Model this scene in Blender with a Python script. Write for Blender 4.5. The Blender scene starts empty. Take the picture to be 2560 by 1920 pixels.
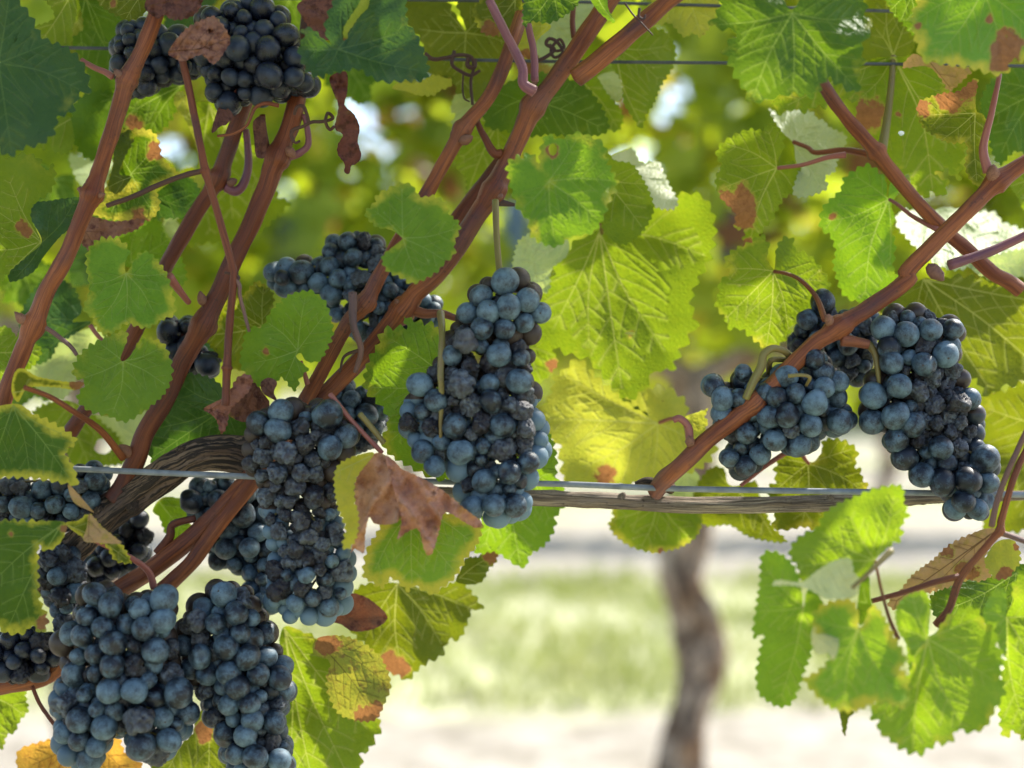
import bpy, bmesh, math, random
import numpy as np
from mathutils import Vector, noise, Matrix
from mathutils.geometry import delaunay_2d_cdt

R = math.radians
rng = random.Random(7)
SC = bpy.context.scene
COL = SC.collection

# ------------------------------------------------------------------ camera, sky, sun, exposure
CAM_H = 0.95
LENS, SENSOR = 50.0, 36.0
F = LENS / SENSOR * 2560.0            # focal length in photograph pixels
cd = bpy.data.cameras.new('camera')
cd.lens = LENS; cd.sensor_width = SENSOR
cd.clip_start = 0.05; cd.clip_end = 500
cd.dof.use_dof = True; cd.dof.focus_distance = 0.815; cd.dof.aperture_fstop = 3.4
cd.dof.aperture_blades = 0
cam = bpy.data.objects.new('camera', cd); COL.objects.link(cam)
cam.location = (0, 0, CAM_H); cam.rotation_euler = (R(90), 0, 0)
SC.camera = cam

SUN_DIR = Vector((0.68, 0.58, 1.02)).normalized()     # towards the sun: behind the row, and to the right
SUN_EL = math.asin(SUN_DIR.z); SUN_ROT = math.atan2(SUN_DIR.x, SUN_DIR.y)
wd = bpy.data.worlds.new('World'); SC.world = wd; wd.use_nodes = True
nt = wd.node_tree; nt.nodes.clear()
sky = nt.nodes.new('ShaderNodeTexSky'); sky.sky_type = 'NISHITA'; sky.sun_disc = False
sky.sun_elevation = SUN_EL; sky.sun_rotation = SUN_ROT; sky.altitude = 100; sky.dust_density = 2.0
bg = nt.nodes.new('ShaderNodeBackground'); bg.inputs[1].default_value = 0.15
wo = nt.nodes.new('ShaderNodeOutputWorld')
nt.links.new(sky.outputs[0], bg.inputs[0]); nt.links.new(bg.outputs[0], wo.inputs[0])
sl = bpy.data.lights.new('sun', 'SUN'); sl.energy = 4.0; sl.angle = R(0.6); sl.color = (1.0, 0.95, 0.86)
so = bpy.data.objects.new('sun', sl); COL.objects.link(so)
so.rotation_euler = (-SUN_DIR).to_track_quat('-Z', 'Y').to_euler()
SC.view_settings.view_transform = 'Standard'; SC.view_settings.look = 'None'
SC.view_settings.exposure = 1.42; SC.view_settings.gamma = 1.0
SC.render.engine = 'CYCLES'
SC.cycles.use_denoising = True
SC.cycles.max_bounces = 10; SC.cycles.diffuse_bounces = 5; SC.cycles.transmission_bounces = 6
SC.cycles.sample_clamp_indirect = 6.0

# ------------------------------------------------------------------ helpers
K = 2098.0 / 860.0
REG = {0: (0, 0), 1: (0, 0), 2: (800, 0), 3: (1700, 0), 4: (0, 620), 5: (800, 620), 6: (1700, 620),
       7: (0, 1240), 8: (800, 1240), 9: (1700, 1240)}

def S(r, pts):
    """points measured in one enlarged view of the photograph -> photograph pixels"""
    ox, oy = REG[r]
    k = 1.0 if r == 0 else K
    return [(ox + p[0] / k, oy + p[1] / k) for p in pts]

def W(px, py, d):
    return Vector(((px - 1280.0) / F * d, d, CAM_H - (py - 960.0) / F * d))

def link(o, parent=None):
    COL.objects.link(o)
    if parent is not None:
        o.parent = parent
        o.matrix_parent_inverse = Matrix.Translation(-Vector(parent.location)) if parent.type == 'EMPTY' and parent.parent is None else Matrix()
    return o

def mesh_obj(name, verts, faces, mats, parent=None, uvs=None, cols=None, mi=None, smooth=True):
    me = bpy.data.meshes.new(name)
    me.from_pydata([tuple(v) for v in verts], [], [tuple(f) for f in faces])
    for m in (mats if isinstance(mats, (list, tuple)) else [mats]):
        me.materials.append(m)
    if smooth:
        me.polygons.foreach_set('use_smooth', [True] * len(me.polygons))
    if mi is not None:
        me.polygons.foreach_set('material_index', mi)
    if uvs is not None:
        ul = me.uv_layers.new(name='UVMap')
        li = np.empty(len(me.loops), dtype=np.int32); me.loops.foreach_get('vertex_index', li)
        ul.data.foreach_set('uv', np.asarray(uvs, dtype=np.float32)[li].ravel())
    if cols is not None:
        at = me.attributes.new('marks', 'FLOAT_COLOR', 'POINT')
        at.data.foreach_set('color', np.asarray(cols, dtype=np.float32).ravel())
    me.update()
    o = bpy.data.objects.new(name, me)
    return link(o, parent)

def tag(o, label, cat, group=None, kind=None):
    o['label'] = label; o['category'] = cat
    if group: o['group'] = group
    if kind: o['kind'] = kind
    return o

def empty(name, loc):
    e = bpy.data.objects.new(name, None); e.empty_display_size = 0.01
    e.location = loc
    return link(e)

def catmull(pts, n=6, closed=False):
    P = [np.array(p, dtype=float) for p in pts]
    m = len(P); out = []
    rngi = range(m if closed else m - 1)
    for i in rngi:
        if closed:
            p0, p1, p2, p3 = P[i - 1], P[i], P[(i + 1) % m], P[(i + 2) % m]
        else:
            p1, p2 = P[i], P[i + 1]
            p0 = P[i - 1] if i > 0 else 2 * p1 - p2
            p3 = P[i + 2] if i + 2 < m else 2 * p2 - p1
        for k in range(n):
            t = k / n
            out.append(0.5 * ((2 * p1) + (-p0 + p2) * t + (2 * p0 - 5 * p1 + 4 * p2 - p3) * t * t + (-p0 + 3 * p1 - 3 * p2 + p3) * t ** 3))
    if not closed: out.append(P[-1])
    return out

# ------------------------------------------------------------------ materials
def mat(name):
    m = bpy.data.materials.new(name); m.use_nodes = True
    t = m.node_tree; t.nodes.clear()
    return m, t

def N(t, typ, **kw):
    n = t.nodes.new(typ)
    for k, v in kw.items():
        setattr(n, k, v)
    return n

def setin(n, **kw):
    for k, v in kw.items():
        n.inputs[k.replace('_', ' ')].default_value = v

def ramp(t, src, a, b, ca=(0, 0, 0, 1), cb=(1, 1, 1, 1)):
    r = N(t, 'ShaderNodeValToRGB')
    r.color_ramp.elements[0].position = a; r.color_ramp.elements[1].position = b
    r.color_ramp.elements[0].color = ca; r.color_ramp.elements[1].color = cb
    t.links.new(src, r.inputs[0])
    return r.outputs[0]

def mix(t, fac, a, b, blend='MIX'):
    n = N(t, 'ShaderNodeMix', data_type='RGBA', blend_type=blend)
    for s, v in ((0, fac), (6, a), (7, b)):
        if isinstance(v, (int, float)): n.inputs[s].default_value = v
        elif isinstance(v, tuple): n.inputs[s].default_value = (v[0], v[1], v[2], 1)
        else: t.links.new(v, n.inputs[s])
    return n.outputs[2]

def math_(t, op, a, b=None, clamp=False):
    n = N(t, 'ShaderNodeMath', operation=op, use_clamp=clamp)
    for i, v in enumerate((a, b)):
        if v is None: continue
        if isinstance(v, (int, float)): n.inputs[i].default_value = v
        else: t.links.new(v, n.inputs[i])
    return n.outputs[0]

def noise_tex(t, vec, scale, detail=3, rough=0.55):
    n = N(t, 'ShaderNodeTexNoise'); setin(n, Scale=scale, Detail=detail, Roughness=rough)
    if vec is not None: t.links.new(vec, n.inputs['Vector'])
    return n.outputs[0]

def leaf_material(name, ca, cb, trans, dry=(0.24, 0.115, 0.05), rough=0.5, fac=0.5, line=(0.5, 0.5), vein=(0.20, 0.27, 0.07), vtr=(0.45, 0.55, 0.12), spec=0.2, blotch=0.5, mottle=None):
    """ca/cb: two tones of the blade, trans: colour of the light let through"""
    m, t = mat(name)
    uv = N(t, 'ShaderNodeUVMap').outputs[0]
    at = N(t, 'ShaderNodeAttribute', attribute_name='marks')
    sep = N(t, 'ShaderNodeSeparateColor'); t.links.new(at.outputs['Color'], sep.inputs[0])
    edge, dryv, yel = sep.outputs[0], sep.outputs[1], sep.outputs[2]
    oi = N(t, 'ShaderNodeObjectInfo').outputs['Random']
    off = N(t, 'ShaderNodeVectorMath', operation='MULTIPLY_ADD')
    cmb = N(t, 'ShaderNodeCombineXYZ'); 
    for i in range(3): t.links.new(oi, cmb.inputs[i])
    t.links.new(cmb.outputs[0], off.inputs[0]); off.inputs[1].default_value = (37, 61, 17); t.links.new(uv, off.inputs[2])
    v = off.outputs[0]
    n1 = noise_tex(t, v, 1.1, 4); n2 = noise_tex(t, v, 5.0, 5, 0.65)
    base = mix(t, ramp(t, n1, 0.32, 0.68), ca, cb)
    base = mix(t, math_(t, 'MULTIPLY', ramp(t, n2, 0.3, 0.75), 0.35), base, (cb[0] * 1.25, cb[1] * 1.15, cb[2]))
    hs = N(t, 'ShaderNodeHueSaturation')
    t.links.new(base, hs.inputs['Color'])
    t.links.new(math_(t, 'ADD', math_(t, 'MULTIPLY', oi, 0.036), 0.482), hs.inputs['Hue'])
    t.links.new(math_(t, 'ADD', math_(t, 'MULTIPLY', oi, 0.35), 0.83), hs.inputs['Value'])
    base = hs.outputs[0]
    # fine network of veins
    vo = N(t, 'ShaderNodeTexVoronoi', feature='DISTANCE_TO_EDGE'); setin(vo, Scale=5.5); t.links.new(v, vo.inputs['Vector'])
    vo2 = N(t, 'ShaderNodeTexVoronoi', feature='DISTANCE_TO_EDGE'); setin(vo2, Scale=15.0); t.links.new(v, vo2.inputs['Vector'])
    l1 = ramp(t, vo.outputs['Distance'], 0.0, 0.06, (1, 1, 1, 1), (0, 0, 0, 1))
    l2 = ramp(t, vo2.outputs['Distance'], 0.0, 0.09, (1, 1, 1, 1), (0, 0, 0, 1))
    lines = math_(t, 'ADD', math_(t, 'MULTIPLY', l1, line[0]), math_(t, 'MULTIPLY', l2, line[1] * 0.5), True)
    if mottle:
        base = mix(t, ramp(t, noise_tex(t, v, 2.2, 6, 0.7), 0.5, 0.62), base, mottle)
    tr = mix(t, ramp(t, n2, 0.3, 0.75), trans, (trans[0] * 1.3, trans[1] * 1.12, trans[2]))
    # yellow margin
    ym = math_(t, 'MULTIPLY', ramp(t, math_(t, 'ADD', yel, math_(t, 'MULTIPLY', math_(t, 'SUBTRACT', noise_tex(t, v, 0.8, 5, 0.6), 0.5), 2.2)), 0.3, 0.85), ramp(t, yel, 0.0, 0.25))
    base = mix(t, ym, base, (0.42, 0.39, 0.035)); tr = mix(t, ym, tr, (0.62, 0.52, 0.05))
    base = mix(t, math_(t, 'MULTIPLY', lines, 0.22), base, vein)
    tr = mix(t, math_(t, 'MULTIPLY', lines, 0.30), tr, (trans[0] * 0.6, trans[1] * 0.65, trans[2] * 0.6))
    vf = ramp(t, at.outputs['Alpha'], 0.05, 0.75)
    base = mix(t, math_(t, 'MULTIPLY', vf, 0.8), base, vein); tr = mix(t, math_(t, 'MULTIPLY', vf, 0.7), tr, vtr)
    # specks and dry patches
    vs = N(t, 'ShaderNodeTexVoronoi'); setin(vs, Scale=2.6); t.links.new(v, vs.inputs['Vector'])
    wob = math_(t, 'ADD', vs.outputs['Distance'], math_(t, 'MULTIPLY', math_(t, 'SUBTRACT', noise_tex(t, v, 22, 3), 0.5), 0.22))
    sp = ramp(t, wob, 0.045, 0.075, (1, 1, 1, 1), (0, 0, 0, 1))
    spg = math_(t, 'MULTIPLY', sp, ramp(t, n1, 0.44, 0.54))
    spg = math_(t, 'MULTIPLY', spg, blotch)
    dn = math_(t, 'ADD', dryv, math_(t, 'MULTIPLY', math_(t, 'SUBTRACT', noise_tex(t, v, 1.5, 6, 0.6), 0.5), 2.6))
    dn = math_(t, 'MULTIPLY', dn, ramp(t, dryv, 0.0, 0.12))
    dm = ramp(t, dn, 0.46, 0.54)
    rim = ramp(t, math_(t, 'ABSOLUTE', math_(t, 'SUBTRACT', dn, 0.47)), 0.0, 0.06, (1, 1, 1, 1), (0, 0, 0, 1))
    dcol = mix(t, ramp(t, noise_tex(t, v, 4, 6, 0.7), 0.3, 0.7), (dry[0] * 0.55, dry[1] * 0.5, dry[2] * 0.55), (dry[0] * 1.4, dry[1] * 1.4, dry[2] * 1.3))
    halo = math_(t, 'MULTIPLY', ramp(t, dn, 0.12, 0.46), 0.75)
    base = mix(t, halo, base, (0.30, 0.25, 0.05)); tr = mix(t, halo, tr, (0.42, 0.36, 0.05))
    base = mix(t, dm, base, dcol); tr = mix(t, dm, tr, (dry[0] * 1.25, dry[1] * 1.1, dry[2] * 0.8))
    base = mix(t, math_(t, 'MULTIPLY', rim, math_(t, 'MULTIPLY', ramp(t, dryv, 0.1, 0.3), 0.7)), base, (0.05, 0.02, 0.012))
    base = mix(t, spg, base, (0.07, 0.028, 0.014)); tr = mix(t, spg, tr, (0.05, 0.02, 0.01))
    # crinkled surface
    hb = math_(t, 'ADD', math_(t, 'MULTIPLY', ramp(t, vo.outputs['Distance'], 0.0, 0.35), 0.9), math_(t, 'MULTIPLY', n1, 0.8))
    bp = N(t, 'ShaderNodeBump'); setin(bp, Strength=0.28, Distance=0.0009); t.links.new(hb, bp.inputs['Height'])
    p = N(t, 'ShaderNodeBsdfPrincipled'); t.links.new(base, p.inputs['Base Color']); t.links.new(bp.outputs[0], p.inputs['Normal'])
    setin(p, Roughness=rough); p.inputs['Specular IOR Level'].default_value = spec
    t.links.new(math_(t, 'ADD', math_(t, 'MULTIPLY', n2, 0.25), rough - 0.1), p.inputs['Roughness'])
    tb = N(t, 'ShaderNodeBsdfTranslucent'); t.links.new(tr, tb.inputs['Color']); t.links.new(bp.outputs[0], tb.inputs['Normal'])
    ms = N(t, 'ShaderNodeMixShader'); ms.inputs[0].default_value = fac
    t.links.new(p.outputs[0], ms.inputs[1]); t.links.new(tb.outputs[0], ms.inputs[2])
    o = N(t, 'ShaderNodeOutputMaterial'); t.links.new(ms.outputs[0], o.inputs[0])
    return m

DRYV = dict(vein=(0.10, 0.045, 0.025), vtr=(0.10, 0.04, 0.012))
YV = dict(vein=(0.33, 0.33, 0.10), vtr=(0.50, 0.50, 0.13))
LM = {
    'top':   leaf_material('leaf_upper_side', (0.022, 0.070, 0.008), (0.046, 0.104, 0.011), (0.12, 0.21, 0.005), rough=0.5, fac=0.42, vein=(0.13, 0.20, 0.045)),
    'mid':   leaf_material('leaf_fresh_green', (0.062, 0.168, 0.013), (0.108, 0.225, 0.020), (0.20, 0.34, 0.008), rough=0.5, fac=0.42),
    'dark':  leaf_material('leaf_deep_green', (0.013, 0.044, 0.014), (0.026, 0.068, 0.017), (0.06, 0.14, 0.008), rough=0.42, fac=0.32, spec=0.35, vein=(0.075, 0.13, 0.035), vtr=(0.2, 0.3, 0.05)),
    'lit':   leaf_material('leaf_thin_yellow_green', (0.072, 0.125, 0.010), (0.115, 0.168, 0.015), (0.205, 0.300, 0.008), rough=0.6, fac=0.50, **YV),
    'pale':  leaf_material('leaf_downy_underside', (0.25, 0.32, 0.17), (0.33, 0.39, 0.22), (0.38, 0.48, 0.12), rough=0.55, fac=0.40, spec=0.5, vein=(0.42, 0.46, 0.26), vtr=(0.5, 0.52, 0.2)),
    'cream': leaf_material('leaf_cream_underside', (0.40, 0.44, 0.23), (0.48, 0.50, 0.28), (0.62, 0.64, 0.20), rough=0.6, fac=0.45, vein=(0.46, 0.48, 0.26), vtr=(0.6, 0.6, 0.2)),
    'olive': leaf_material('leaf_olive', (0.048, 0.082, 0.006), (0.086, 0.112, 0.009), (0.165, 0.205, 0.005), rough=0.58, fac=0.46, blotch=1.0, **YV),
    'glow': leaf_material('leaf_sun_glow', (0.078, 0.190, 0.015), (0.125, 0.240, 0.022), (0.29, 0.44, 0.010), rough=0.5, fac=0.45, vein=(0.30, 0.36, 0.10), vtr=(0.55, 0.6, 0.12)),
    'yellow': leaf_material('leaf_yellowing', (0.19, 0.24, 0.03), (0.29, 0.29, 0.045), (0.42, 0.45, 0.04), rough=0.58, fac=0.48, blotch=1.0, **YV),
    'lemon': leaf_material('leaf_yellow_lit_through', (0.36, 0.37, 0.030), (0.46, 0.42, 0.045), (0.62, 0.60, 0.04), rough=0.58, fac=0.42, blotch=1.0, vein=(0.45, 0.44, 0.12), vtr=(0.6, 0.58, 0.13)),  # yellowing tone raised to imitate light shining through the margin
    'orange': leaf_material('leaf_autumn_orange', (0.40, 0.22, 0.035), (0.52, 0.28, 0.045), (0.55, 0.30, 0.04), rough=0.6, fac=0.45, mottle=(0.26, 0.10, 0.03), **DRYV),
    'brown': leaf_material('leaf_dry_brown', (0.42, 0.205, 0.115), (0.54, 0.31, 0.19), (0.34, 0.14, 0.05), rough=0.55, fac=0.18, mottle=(0.36, 0.155, 0.07), **DRYV),
    'russet': leaf_material('leaf_dead_russet', (0.16, 0.062, 0.042), (0.28, 0.13, 0.095), (0.20, 0.06, 0.03), rough=0.55, fac=0.15, mottle=(0.10, 0.036, 0.028), **DRYV),
    'husk':  leaf_material('leaf_dead_dark', (0.085, 0.034, 0.026), (0.15, 0.065, 0.050), (0.15, 0.045, 0.02), rough=0.7, fac=0.16, mottle=(0.05, 0.02, 0.018), **DRYV),
    'tan':   leaf_material('leaf_parched', (0.34, 0.22, 0.10), (0.42, 0.28, 0.15), (0.48, 0.30, 0.09), rough=0.65, fac=0.38, mottle=(0.28, 0.22, 0.06), **DRYV),
    'mottled': leaf_material('leaf_mottled', (0.15, 0.18, 0.03), (0.20, 0.20, 0.035), (0.32, 0.32, 0.03), rough=0.6, fac=0.40, mottle=(0.11, 0.045, 0.035), blotch=1.0, vein=(0.06, 0.045, 0.015), vtr=(0.1, 0.08, 0.02)),
}

def wood_material(name, a, b, c, rough=0.55, along=1.6, around=6.0, bump=0.6, dist=0.0009, spots=0.5, fibre=0.0):
    """streaked along the UV's u direction"""
    m, t = mat(name)
    uv = N(t, 'ShaderNodeUVMap').outputs[0]
    wn = N(t, 'ShaderNodeTexNoise'); setin(wn, Scale=55.0, Detail=3.0); t.links.new(N(t, 'ShaderNodeTexCoord').outputs['Object'], wn.inputs['Vector'])
    wp = N(t, 'ShaderNodeVectorMath', operation='MULTIPLY_ADD'); t.links.new(wn.outputs['Color'], wp.inputs[0]); wp.inputs[1].default_value = (0.10, 0.10, 0); t.links.new(uv, wp.inputs[2]); uv = wp.outputs[0]
    mp = N(t, 'ShaderNodeMapping'); mp.inputs['Scale'].default_value = (along, around, 1); t.links.new(uv, mp.inputs[0])
    n1 = noise_tex(t, mp.outputs[0], 1.0, 6, 0.6)
    mp2 = N(t, 'ShaderNodeMapping'); mp2.inputs['Scale'].default_value = (along * 1.5, around * 6, 1); t.links.new(uv, mp2.inputs[0])
    n2 = noise_tex(t, mp2.outputs[0], 1.0, 5, 0.7)
    n3 = noise_tex(t, N(t, 'ShaderNodeTexCoord').outputs['Object'], 28.0, 4)
    base = mix(t, ramp(t, n1, 0.38, 0.62), a, b)
    base = mix(t, math_(t, 'MULTIPLY', ramp(t, n2, 0.45, 0.65), 0.75), base, c)
    base = mix(t, math_(t, 'MULTIPLY', ramp(t, n3, 0.5, 0.7), 0.55), base, (c[0] * 0.7 + 0.02, c[1] * 0.7 + 0.02, c[2] * 0.8 + 0.03))
    vs = N(t, 'ShaderNodeTexVoronoi'); setin(vs, Scale=260.0); t.links.new(N(t, 'ShaderNodeTexCoord').outputs['Object'], vs.inputs['Vector'])
    sp = math_(t, 'MULTIPLY', ramp(t, vs.outputs['Distance'], 0.14, 0.22, (1, 1, 1, 1), (0, 0, 0, 1)), math_(t, 'MULTIPLY', ramp(t, n3, 0.45, 0.6), spots))
    base = mix(t, sp, base, (0.035, 0.018, 0.015))
    if fibre:
        base = mix(t, math_(t, 'MULTIPLY', ramp(t, n2, 0.5, 0.42), fibre), base, (0.025, 0.02, 0.017))
    bp = N(t, 'ShaderNodeBump'); setin(bp, Strength=bump, Distance=dist); t.links.new(n2, bp.inputs['Height'])
    p = N(t, 'ShaderNodeBsdfPrincipled'); t.links.new(base, p.inputs['Base Color']); t.links.new(bp.outputs[0], p.inputs['Normal'])
    setin(p, Roughness=rough); p.inputs['Specular IOR Level'].default_value = 0.28
    o = N(t, 'ShaderNodeOutputMaterial'); t.links.new(p.outputs[0], o.inputs[0])
    return m

CANE = wood_material('cane_red_brown', (0.145, 0.034, 0.011), (0.315, 0.098, 0.031), (0.048, 0.014, 0.010), rough=0.48)
CANE_DARK = wood_material('cane_dark', (0.110, 0.025, 0.009), (0.20, 0.055, 0.019), (0.042, 0.012, 0.008), rough=0.5)
CANE_GREY = wood_material('cane_grey_purple', (0.17, 0.085, 0.060), (0.22, 0.11, 0.075), (0.085, 0.05, 0.05), rough=0.55)
STEM_RED = wood_material('stem_red', (0.25, 0.075, 0.060), (0.33, 0.13, 0.085), (0.16, 0.045, 0.045), rough=0.45, spots=0.2, bump=0.2)
STEM_GREEN = wood_material('stem_olive', (0.16, 0.14, 0.035), (0.20, 0.18, 0.05), (0.17, 0.07, 0.035), rough=0.45, spots=0.3, bump=0.2)
STEM_PURPLE = wood_material('stem_purple', (0.17, 0.055, 0.070), (0.25, 0.10, 0.095), (0.10, 0.035, 0.05), rough=0.45, spots=0.3, bump=0.2)
TENDRIL = wood_material('tendril_dark', (0.065, 0.030, 0.022), (0.11, 0.05, 0.03), (0.03, 0.015, 0.014), rough=0.6)
BARK = wood_material('bark_old', (0.135, 0.082, 0.050), (0.27, 0.180, 0.115), (0.05, 0.029, 0.020), rough=0.85, along=2.0, around=5, bump=1.0, dist=0.003, fibre=0.85)
BARK_PALE = wood_material('bark_weathered', (0.25, 0.180, 0.125), (0.44, 0.355, 0.27), (0.10, 0.066, 0.048), rough=0.85, along=1.4, around=5, bump=1.0, dist=0.002, fibre=0.35)
BARK_FAR = wood_material('bark_trunk', (0.26, 0.145, 0.070), (0.62, 0.48, 0.35), (0.080, 0.036, 0.017), rough=0.9, along=0.9, around=2.2, bump=0.9, dist=0.006, fibre=0.6)
BUD = wood_material('bud_scales', (0.20, 0.085, 0.05), (0.30, 0.14, 0.08), (0.09, 0.04, 0.03), rough=0.6)

def wire_material(name='galvanised_wire', k=1.0):
    m, t = mat(name)
    n = noise_tex(t, N(t, 'ShaderNodeTexCoord').outputs['Object'], 90, 4)
    p = N(t, 'ShaderNodeBsdfPrincipled')
    t.links.new(mix(t, ramp(t, n, 0.35, 0.7), (0.12 * k, 0.13 * k, 0.145 * k), (0.24 * k, 0.255 * k, 0.27 * k)), p.inputs['Base Color'])
    setin(p, Metallic=0.0, Roughness=0.65)
    o = N(t, 'ShaderNodeOutputMaterial'); t.links.new(p.outputs[0], o.inputs[0])
    return m
WIRE = wire_material(); WIRE_DARK = wire_material('tarnished_wire', 0.28)

def grape_material(name, skin, bloom, lo, hi, shrunk=False, rough=0.5):
    m, t = mat(name)
    tc = N(t, 'ShaderNodeTexCoord').outputs['Object']
    oi = N(t, 'ShaderNodeObjectInfo').outputs['Random']
    cmb = N(t, 'ShaderNodeCombineXYZ')
    for i in range(3): t.links.new(oi, cmb.inputs[i])
    off = N(t, 'ShaderNodeVectorMath', operation='MULTIPLY_ADD'); t.links.new(cmb.outputs[0], off.inputs[0])
    off.inputs[1].default_value = (91, 53, 29); t.links.new(tc, off.inputs[2]); v = off.outputs[0]
    n1 = noise_tex(t, v, 1.1, 6, 0.66); n2 = noise_tex(t, v, 9.0, 4, 0.7)
    f = math_(t, 'ADD', math_(t, 'MULTIPLY', n1, 0.8), math_(t, 'MULTIPLY', n2, 0.28))
    f = ramp(t, math_(t, 'ADD', f, math_(t, 'MULTIPLY', math_(t, 'SUBTRACT', oi, 0.5), 0.20)), lo, hi)
    base = mix(t, f, skin, bloom)
    vs = N(t, 'ShaderNodeTexVoronoi'); setin(vs, Scale=5.0); t.links.new(v, vs.inputs['Vector'])
    sp = math_(t, 'MULTIPLY', ramp(t, math_(t, 'ADD', vs.outputs['Distance'], math_(t, 'MULTIPLY', n2, 0.1)), 0.12, 0.2, (1, 1, 1, 1), (0, 0, 0, 1)), 0.75)
    base = mix(t, sp, base, (skin[0] * 1.1, skin[1], skin[2]))
    # rubbed patches and the dark scar at the far end of the berry
    sx = N(t, 'ShaderNodeSeparateXYZ'); t.links.new(tc, sx.inputs[0])
    xy = N(t, 'ShaderNodeVectorMath', operation='MULTIPLY'); t.links.new(tc, xy.inputs[0]); xy.inputs[1].default_value = (1, 1, 0)
    ln = N(t, 'ShaderNodeVectorMath', operation='LENGTH'); t.links.new(xy.outputs[0], ln.inputs[0])
    scar = math_(t, 'MULTIPLY', ramp(t, math_(t, 'ADD', ln.outputs['Value'], math_(t, 'MULTIPLY', n2, 0.03)), 0.075, 0.12, (1, 1, 1, 1), (0, 0, 0, 1)), math_(t, 'GREATER_THAN', sx.outputs[2], 0.0))
    base = mix(t, scar, base, (0.035, 0.022, 0.016))
    if shrunk:
        base = mix(t, math_(t, 'MULTIPLY', ramp(t, noise_tex(t, v, 2.6, 5, 0.7), 0.5, 0.66), 0.75), base, (0.040, 0.024, 0.025))
    ca_ = N(t, 'ShaderNodeAttribute', attribute_name='crease').outputs['Fac']
    base = mix(t, math_(t, 'MULTIPLY', ca_, 0.8), base, (0.016, 0.009, 0.011))
    base = mix(t, math_(t, 'MULTIPLY', ramp(t, math_(t, 'FRACT', math_(t, 'MULTIPLY', oi, 17.3)), 0.55, 1.0), 0.4), base, (0.085, 0.082, 0.088), 'MIX') if shrunk else base
    hb = math_(t, 'ADD', math_(t, 'MULTIPLY', n2, 0.5), noise_tex(t, v, 30, 2))
    bp = N(t, 'ShaderNodeBump'); setin(bp, Strength=0.25 if not shrunk else 0.6, Distance=0.0006); t.links.new(hb, bp.inputs['Height'])
    p = N(t, 'ShaderNodeBsdfPrincipled'); t.links.new(base, p.inputs['Base Color']); t.links.new(bp.outputs[0], p.inputs['Normal'])
    t.links.new(math_(t, 'ADD', math_(t, 'MULTIPLY', f, 0.22), rough - 0.12), p.inputs['Roughness'])
    p.inputs['Specular IOR Level'].default_value = 0.4
    o = N(t, 'ShaderNodeOutputMaterial'); t.links.new(p.outputs[0], o.inputs[0])
    return m
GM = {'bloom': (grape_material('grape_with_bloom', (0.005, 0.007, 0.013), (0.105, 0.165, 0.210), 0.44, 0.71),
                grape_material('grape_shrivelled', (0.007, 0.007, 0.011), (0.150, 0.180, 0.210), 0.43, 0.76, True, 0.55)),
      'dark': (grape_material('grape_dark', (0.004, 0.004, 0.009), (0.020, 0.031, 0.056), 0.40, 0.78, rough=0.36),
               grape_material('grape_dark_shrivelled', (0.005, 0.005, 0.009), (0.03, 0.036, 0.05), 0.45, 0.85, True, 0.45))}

# ------------------------------------------------------------------ tubes (canes, stems, wires, tendrils)
def tube_data(pts, radii, seg=12, bumpy=0.0, seed=0, ridges=0.0, sub=6):
    P = catmull(pts, sub)
    rr = catmull([(r,) for r in radii], sub); rr = [float(max(1e-5, r[0])) for r in rr]
    P = [Vector(p) for p in P]
    verts, uvs, faces = [], [], []
    tan = [(P[min(i + 1, len(P) - 1)] - P[max(i - 1, 0)]).normalized() for i in range(len(P))]
    up = Vector((0, 1, 0.3)).normalized()
    if abs(tan[0].dot(up)) > 0.95: up = Vector((1, 0, 0))
    nrm = (up - tan[0] * up.dot(tan[0])).normalized()
    L = 0.0
    for i, p in enumerate(P):
        if i: L += (P[i] - P[i - 1]).length
        nrm = (nrm - tan[i] * nrm.dot(tan[i])).normalized()
        bi = tan[i].cross(nrm)
        for s in range(seg + 1):
            a = 2 * math.pi * (s % seg) / seg
            r = rr[i]
            if bumpy:
                r *= 1 + bumpy * noise.noise(Vector((math.cos(a) * 1.3 + seed, math.sin(a) * 1.3, L / rr[i] * 0.35)))
            if ridges:
                q = noise.noise(Vector((math.cos(a) * 3.2 + seed * 3, math.sin(a) * 3.2, L / rr[i] * 0.22)))
                q2 = noise.noise(Vector((math.cos(a) * 8 + seed, math.sin(a) * 8, L / rr[i] * 0.5)))
                r *= 1 + ridges * (1 - abs(q) * 2.6) + ridges * 0.45 * q2
            verts.append(p + nrm * (math.cos(a) * r) + bi * (math.sin(a) * r))
            uvs.append((L * 10, s / seg))
    n = seg + 1
    for i in range(len(P) - 1):
        for s in range(seg):
            faces.append((i * n + s, i * n + s + 1, (i + 1) * n + s + 1, (i + 1) * n + s))
    c0 = len(verts); verts.append(P[0] - tan[0] * rr[0] * 0.25); uvs.append((0, 0.5))
    c1 = len(verts); verts.append(P[-1] + tan[-1] * rr[-1] * 0.25); uvs.append((L * 10, 0.5))
    e = (len(P) - 1) * n
    for s in range(seg):
        faces.append((c0, s + 1, s)); faces.append((c1, e + s, e + s + 1))
    return verts, faces, uvs

def join(parts):
    V, Fc, U = [], [], []
    for v, f, u in parts:
        b = len(V); V += v; U += u
        Fc += [tuple(i + b for i in q) for q in f]
    return V, Fc, U

def path(r, pts, d):
    """pts: (x, y[, depth offset in metres])"""
    out = []
    for p in pts:
        q = S(r, [p[:2]])[0]
        out.append(W(q[0], q[1], d + (p[2] if len(p) > 2 else 0.0)))
    return out

def px2m(r, d):
    return r / F * d

def tube_obj(name, pts, radii, m, parent=None, **kw):
    v, f, u = tube_data(pts, radii, **kw)
    return mesh_obj(name, v, f, m, parent, u)

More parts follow.
